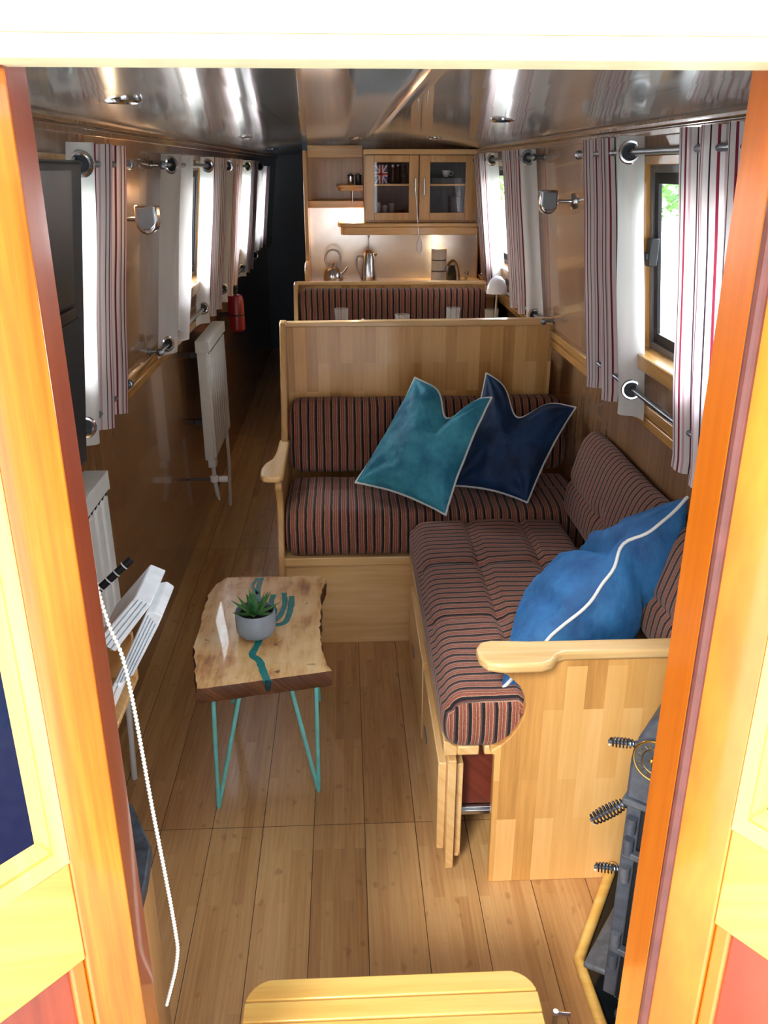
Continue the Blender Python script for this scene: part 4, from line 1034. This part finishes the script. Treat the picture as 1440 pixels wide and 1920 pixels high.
# shelf rail under it with a rounded left end
def roundleft(x0,x1,y0,y1,r=.05): return [(x1,y1),(x0,y1),(x0,y0+r),(x0+r*.3,y0+r*.3),(x0+r,y0),(x1,y0)]
t=thing('shelf','deep pale wood shelf with rounded left end under the glazed cupboard','shelf',(.36,5.1,1.33))
b=MB(); b.prism(roundleft(-.030,.745,4.925,5.262,.05),'z',1.346,1.366); b.build('top_board',M['oakpale'],t,bevel=.005)
b=MB(); b.prism(roundleft(-.015,.745,4.94,5.262,.05),'z',1.303,1.345); b.build('lower_board',M['oakpale'],t,bevel=.004)
t=thing('shelf','long pale shelf on the left of the glazed cupboard, lowest of the two there','shelf',(-.04,5.2,1.46))
b=MB(); b.box(-.193,.115,5.08,5.272,1.450,1.462); b.build('board',M['oakpale'],t,bevel=.002)
b=MB(); b.box(-.193,.115,5.07,5.084,1.440,1.478); b.build('edge_strip',M['oakpale'],t,bevel=.003)
t=thing('shelf','short corner shelf with rounded end beside the glazed cupboard, holding two small pots','shelf',(.04,5.15,1.56))
b=MB(); b.prism(roundleft(-.036,.114,5.03,5.272,.05),'z',1.548,1.560); b.build('board',M['oakpale'],t,bevel=.003)
b=MB(); b.prism(roundleft(-.026,.114,5.04,5.272,.05),'z',1.530,1.547); b.build('moulding',M['oakpale'],t,bevel=.003)
b=MB(); b.tube([(.053,5.06,1.462),(.053,5.06,1.531)],.004,10); b.build('support_rod',M['chrome'],t,smooth=True)
b=MB(); b.box(-.193,.115,5.15,5.272,1.700,1.765); o=b.build('pelmet',M['oakpale'],bevel=.003,at=(-.04,5.2,1.70)); tag(o,'pale wood pelmet at the ceiling left of the glazed cupboard','pelmet')
for x,m,lab in ((.045,'chrome','shiny small pot on the corner shelf, left of two'),(.088,'darkc','dark small pot on the corner shelf, right of two')):
    t=thing('storage_pot',lab,'pot',(x,5.10,1.56))
    b=MB(); b.lathe([(.015,0),(.017,.004),(.017,.045),(.0,.045)],(x,5.10,1.56),18); b.build('body',M[m],t,smooth=True)
    b=MB(); b.lathe([(.018,.045),(.018,.052),(.005,.055),(.005,.060),(0,.061)],(x,5.10,1.56),18); b.build('lid',M['darkc'],t,smooth=True)
# lamp under the left shelf
t=thing('shelf_light','small warm light under the left kitchen shelf','light',(.05,5.18,1.45))
b=MB(); b.lathe([(.030,0),(.030,-.010),(.026,-.012)],(.055,5.19,1.450),20); b.build('housing',M['chrome'],t,smooth=True)
b=MB(); b.lathe([(.024,-.0115),(.0,-.0135)],(.055,5.19,1.450),18); b.build('lens',M['warm'],t,smooth=True)
def lamp(name,loc,energy,col,size,rot=(0,0,0)):
    l=bpy.data.lights.new(name,'AREA'); l.energy=energy; l.color=col; l.shape='DISK'; l.size=size
    o=bpy.data.objects.new(name,l); COL.objects.link(o); o.location=loc; o.rotation_euler=rot; return o
lamp('shelf_lamp_light',(.055,5.19,1.434),.8,(1,.78,.55),.04)
t=thing('shelf_light','small warm light under the deep shelf, right of the ladle','light',(.56,5.2,1.30))
b=MB(); b.lathe([(.030,0),(.030,-.008),(.026,-.010)],(.54,5.20,1.303),20); b.build('housing',M['chrome'],t,smooth=True)
b=MB(); b.lathe([(.024,-.0095),(.0,-.0115)],(.54,5.20,1.303),18); b.build('lens',M['warm'],t,smooth=True)
lamp('under_shelf_lamp_light',(.54,5.20,1.289),.22,(1,.8,.6),.04)

_p=bpy.data.lights.new('wall_lamp_light','POINT'); _p.energy=.45; _p.color=(1,.74,.45); _p.shadow_soft_size=.012
_o=bpy.data.objects.new('wall_lamp_light',_p); COL.objects.link(_o); _o.location=(-.575,2.48,1.575)
# things in the cupboard
t=thing('tin_box','tin with a red, white and blue crossed flag pattern behind the left cupboard glass','tin',(.215,5.06,1.566))
b=MB(); b.box(.176,.248,5.03,5.10,1.566,1.665); b.build('body',M['flagb'],t,bevel=.003)
b=MB(); cx_,cz_=.212,1.6155; hw,hh=.035,.048
def bar(p,q,w,y,mi):
    p,q=Vector((p[0],0,p[1])),Vector((q[0],0,q[1])); d=(q-p).normalized(); n_=Vector((-d.z,0,d.x))*w
    vs=[]
    for yy in (y,5.0305):
        for z_ in (p+n_,q+n_,q-n_,p-n_): vs.append((min(max(z_.x,cx_-hw),cx_+hw),yy,min(max(z_.z,cz_-hh),cz_+hh)))
    b.hexa(vs,mi)
for s in (1,-1): bar((cx_-hw,cz_-hh*s),(cx_+hw,cz_+hh*s),.007,5.0292,0)
for s in (1,-1): bar((cx_-hw,cz_-hh*s),(cx_+hw,cz_+hh*s),.0028,5.0288,1)
bar((cx_,cz_-hh),(cx_,cz_+hh),.011,5.0284,0); bar((cx_-hw,cz_),(cx_+hw,cz_),.011,5.0284,0)
bar((cx_,cz_-hh),(cx_,cz_+hh),.0062,5.0280,1); bar((cx_-hw,cz_),(cx_+hw,cz_),.0062,5.0280,1)
b.build('flag_pattern',[M['ceramic'],M['flagr']],t)
for i in range(3):
    x=.278+.030*i; m=('darkc','bplastic','slate')[i]
    t=thing('jar',('dark jar next to the flag tin behind glass','black jar in the middle of the upper left cupboard shelf','grey jar at the right of the upper left cupboard shelf')[i],'jar',(x,5.08,1.566))
    b=MB(); b.lathe([(.012,0),(.0138,.003),(.0138,.075+.006*i),(.010,.085+.006*i),(0,.085+.006*i)],(x,5.08,1.566),16); b.build('body',M[m],t,smooth=True)
    b=MB(); b.lathe([(.0115,.085+.006*i),(.0115,.098),(0,.099)],(x,5.08,1.566),16); b.build('lid',M['steel'],t,smooth=True)
for i,(x,h) in enumerate(((.195,.085),(.232,.07),(.272,.08))):
    b=MB(); b.lathe([(.0,0),(.014,0),(.018,h),(.0165,h),(.013,.006),(0,.005)],(x,5.05+.02*i,1.384),18)
    tag(b.build('tumbler',M['glass'],smooth=True,at=(x,5.05,1.384)),('tall clear glass at the left behind the left cupboard glass, lower shelf','short clear glass in the lower left of the cupboard','clear glass nearest the dark bowls in the cupboard')[i],'glass','glasses in the cupboard')
for i in range(2):
    b=MB(); b.lathe([(.018,0),(.020,.003),(.036,.030),(.034,.030),(.018,.005),(0,.005)],(.322,5.08,1.384+.014*i),22)
    tag(b.build('bowl',M['darkc'],smooth=True,at=(.322,5.08,1.384)),('dark bowl behind the left cupboard glass, under another','dark bowl stacked on top of another behind the left cupboard glass')[i],'bowl','dark bowls')
t=thing('teacup','white cup behind the right cupboard glass, on the upper shelf','cup',(.575,5.08,1.60))
b=MB(); b.lathe([(.012,0),(.014,.003),(.024,.034),(.022,.034),(.012,.006),(0,.005)],(.575,5.08,1.601),20); b.build('cup_body',M['ceramic'],t,smooth=True)
b=MB(); b.ring((.602,5.08,1.618),(0,1,0),.010,.0026,16,6); b.build('handle',M['ceramic'],t,smooth=True)
b=MB(); b.box(.49,.66,5.03,5.22,1.566,1.600); tag(b.build('storage_tray',M['darkc'],bevel=.004,at=(.57,5.12,1.566)),'dark tray under the white cup behind the right cupboard glass','tray')
b=MB(); b.box(.485,.66,5.03,5.2,1.384,1.396); b.box(.60,.655,5.05,5.15,1.396,1.50); tag(b.build('serving_tray',M['darkc'],bevel=.003,at=(.57,5.1,1.384)),'dark serving tray and stand on the lower shelf behind the right cupboard glass','tray')
# kettle
t=thing('kettle','shiny steel stove kettle with a hooped handle, leftmost on the kitchen counter','kettle',(-.062,5.03,1.035)); c=(-.062,5.03,1.035)
b=MB(); b.lathe([(.040,0),(.052,.004),(.056,.022),(.055,.045),(.046,.072),(.030,.088),(.026,.090)],c,32); b.build('body',M['chrome'],t,smooth=True)
b=MB(); b.lathe([(.027,.089),(.024,.094),(.006,.098),(.006,.103),(.010,.108),(.006,.114),(0,.115)],c,24); b.build('lid',M['chrome'],t,smooth=True)
b=MB(); b.tube([(c[0]+.040,c[1],c[2]+.050),(c[0]+.062,c[1],c[2]+.070),(c[0]+.080,c[1],c[2]+.093)],[.013,.010,.008],14); b.build('spout',M['chrome'],t,smooth=True)
b=MB(); b.tube([(c[0]+.045*math.cos(a),c[1],c[2]+.135+.050*math.sin(a)) for a in [math.radians(x) for x in range(-50,231,14)]],.0055,10); b.build('handle',M['steel'],t,smooth=True)
# coffee press
t=thing('coffee_press','tall steel coffee press with raised plunger on the kitchen counter','coffee press',(.142,5.05,1.035)); c=(.142,5.05,1.035)
b=MB(); b.lathe([(.044,0),(.047,.004),(.047,.012),(.034,.150),(.030,.158)],c,30); b.build('body',M['chrome'],t,smooth=True)
b=MB(); b.lathe([(.031,.157),(.029,.168),(.018,.178),(.004,.182)],c,24); l_=b.build('lid',M['chrome'],t,smooth=True)
b=MB(); b.tube([(c[0],c[1],c[2]+.18),(c[0],c[1],c[2]+.252)],.0022,8); b.lathe([(0,.246),(.006,.250),(.006,.258),(0,.262)],c,12); b.build('plunger',M['steel'],t,smooth=True)
b=MB(); b.tube(smoothline([(c[0]-.034,c[1],c[2]+.145),(c[0]-.064,c[1],c[2]+.143),(c[0]-.070,c[1],c[2]+.10),(c[0]-.055,c[1],c[2]+.055),(c[0]-.043,c[1],c[2]+.035)],5),.0055,10); b.build('handle',M['steel'],t,smooth=True)
b=MB(); b.tube([(c[0]+.026,c[1],c[2]+.147),(c[0]+.040,c[1],c[2]+.152),(c[0]+.048,c[1],c[2]+.160)],[.010,.007,.004],10); b.build('spout',M['chrome'],t,smooth=True)
# canisters
for i in range(3):
    z=1.035+.061*i
    t=thing('canister',('grey canister at the bottom of the stack of three','middle grey canister of the stack of three','top grey canister of the stack of three, with a wooden lid')[i],'canister',(.548,5.10,z),'stacked grey canisters')
    b=MB(); b.lathe([(.041,0),(.044,.003),(.044,.054),(.042,.057),(0,.057)],(.548,5.10,z),28); b.build('body',M['greyc'],t,smooth=True)
    b=MB(); b.lathe([(.043,.0565),(.043,.0605),(0,.0608)],(.548,5.10,z),24); b.build('lid',M['black'] if i<2 else M['oakpale'],t,smooth=True)
b=MB(); b.lathe([(.036,0),(.038,.003),(.038,.085),(.030,.088),(0,.088)],(.632,5.17,1.035),24); tag(b.build('jar',M['darkc'],smooth=True,at=(.632,5.17,1.035)),'dark jar behind the chrome tap','jar')
# tap
t=thing('kitchen_tap','curved chrome kitchen tap right of the canisters','tap',(.655,5.03,1.035))
b=MB(); b.lathe([(.022,0),(.022,.01),(.012,.016)],(.655,5.03,1.035),20); b.build('base',M['chrome'],t,smooth=True)
b=MB(); b.tube(smoothline([(.655,5.03,1.04),(.652,5.03,1.09),(.640,5.03,1.135),(.622,5.02,1.155),(.600,5.00,1.150),(.585,4.98,1.128)],6),[.011]*31,12); b.build('spout',M['chrome'],t,smooth=True)
b=MB(); b.tube([(.585,4.98,1.130),(.578,4.97,1.104)],.0125,12); b.build('nozzle',M['steel'],t,smooth=True)
b=MB(); b.lathe([(.014,0),(.016,.005),(.013,.03),(0,.034)],(.71,5.10,1.06),16,'z'); b.tube([(.71,5.10,1.035),(.71,5.10,1.065)],.008,10); tag(b.build('tap_valve',M['chrome'],smooth=True,at=(.71,5.10,1.035)),'small round chrome tap knob at the right end of the counter','tap')
# ladle
t=thing('ladle','white bowled ladle hanging from the handle of the left glazed door','ladle',(.410,4.945,1.40))
b=MB(); b.tube([(.397,4.948,1.520),(.404,4.946,1.45),(.415,4.93,1.30)],.0028,8); b.ring((.397,4.950,1.524),(0,1,0),.0065,.0018,14,6); b.build('handle',M['steel'],t,smooth=True)
b=MB()
b.grid(lambda u,v: Vector((.418+(.025*math.sin(PI*v*.98+.02)**.8*(.35+.65*v))*math.cos(2*PI*u),4.922+.014*math.sin(PI*v)*math.sin(2*PI*u),1.302-.098*v)),20,12); b.build('bowl',M['ceramic'],t,smooth=True,weld=True)

# ------------------------------------------------------------------ outside: canal and trees
b=MB(); b.add([(1.2,-14,-.75),(30,-14,-.75),(30,30,-.75),(1.2,30,-.75)],[(0,1,2,3)]); b.add([(-30,-14,-.75),(-1.1,-14,-.75),(-1.1,30,-.75),(-30,30,-.75)],[(0,1,2,3)])
o=b.build('canal_water',M['water']); tag(o,'pale canal water outside the windows','water',kind='stuff')
def bush(x,y,z,s,n,label,trunk):
    t=thing('bush',label,'bush',(x,y,z),'bankside bushes')
    b=MB()
    for i in range(n):
        v=Vector((R.gauss(0,1),R.gauss(0,1),R.gauss(0,1))).normalized()*(R.random()**.35)*s
        p=Vector((x+v.x,y+v.y*1.6,z+.9*s+v.z*.95)); r_=.10+.10*R.random(); a=Vector((R.gauss(0,1),R.gauss(0,1),R.gauss(0,1))).normalized(); c_=a.orthogonal().normalized()
        b.add([p-a*r_,p+c_*r_*.45,p+a*r_,p-c_*r_*.45],[(0,1,2,3)])
    b.build('foliage',M['hedge'],t)
    b=MB(); b.tube([(x,y,z-.9),(x,y,z+s*.8)],[.10,.06],8); b.build('trunk',M['bark'],t)
for i,(x,y) in enumerate(((6.5,12.8),(7.6,21.5),(6.2,30.0),(8.0,4.4))):
    bush(x,y,.5,2.2,2600,('leafy green bush on the far bank seen through the sofa window','leafy bush on the bank behind the first, through the sofa window','furthest bankside bush seen through the right windows','bankside bush nearest the bow on the right')[i],None)

# ------------------------------------------------------------------ light
w=bpy.data.worlds.new('overcast_sky'); S.world=w; w.use_nodes=True; nt=w.node_tree; nt.nodes.clear()
out=nt.nodes.new('ShaderNodeOutputWorld'); bg=nt.nodes.new('ShaderNodeBackground'); nt.links.new(bg.outputs[0],out.inputs[0])
tc=nt.nodes.new('ShaderNodeTexCoord'); sp_=nt.nodes.new('ShaderNodeSeparateXYZ'); nt.links.new(tc.outputs['Generated'],sp_.inputs[0])
rp=nt.nodes.new('ShaderNodeValToRGB'); nt.links.new(sp_.outputs[2],rp.inputs[0])
rp.color_ramp.elements[0].position=0; rp.color_ramp.elements[0].color=(.95,.97,1,1); rp.color_ramp.elements[1].position=.8; rp.color_ramp.elements[1].color=(.72,.84,1,1)
nt.links.new(rp.outputs[0],bg.inputs[0]); mr=nt.nodes.new('ShaderNodeMapRange'); mr.inputs[1].default_value=-.1; mr.inputs[2].default_value=.30; mr.inputs[3].default_value=SKY*FRONT; mr.inputs[4].default_value=SKY; nt.links.new(sp_.outputs[1],mr.inputs[0]); nt.links.new(mr.outputs[0],bg.inputs[1])
l=bpy.data.lights.new('sun','SUN'); l.energy=SUN; l.angle=math.radians(14); l.color=(1,.95,.86)
so_=bpy.data.objects.new('sun',l); COL.objects.link(so_)
d=Vector((.35,.75,-.62)); so_.rotation_euler=d.to_track_quat('-Z','Y').to_euler()
vs_=S.view_settings; vs_.view_transform='Standard'; vs_.look='None'; vs_.gamma=1; vs_.exposure=EXPO; vs_.use_curve_mapping=False
try:
    S.cycles.max_bounces=12; S.cycles.diffuse_bounces=6; S.cycles.use_denoising=True; S.cycles.sample_clamp_indirect=8
except Exception: pass
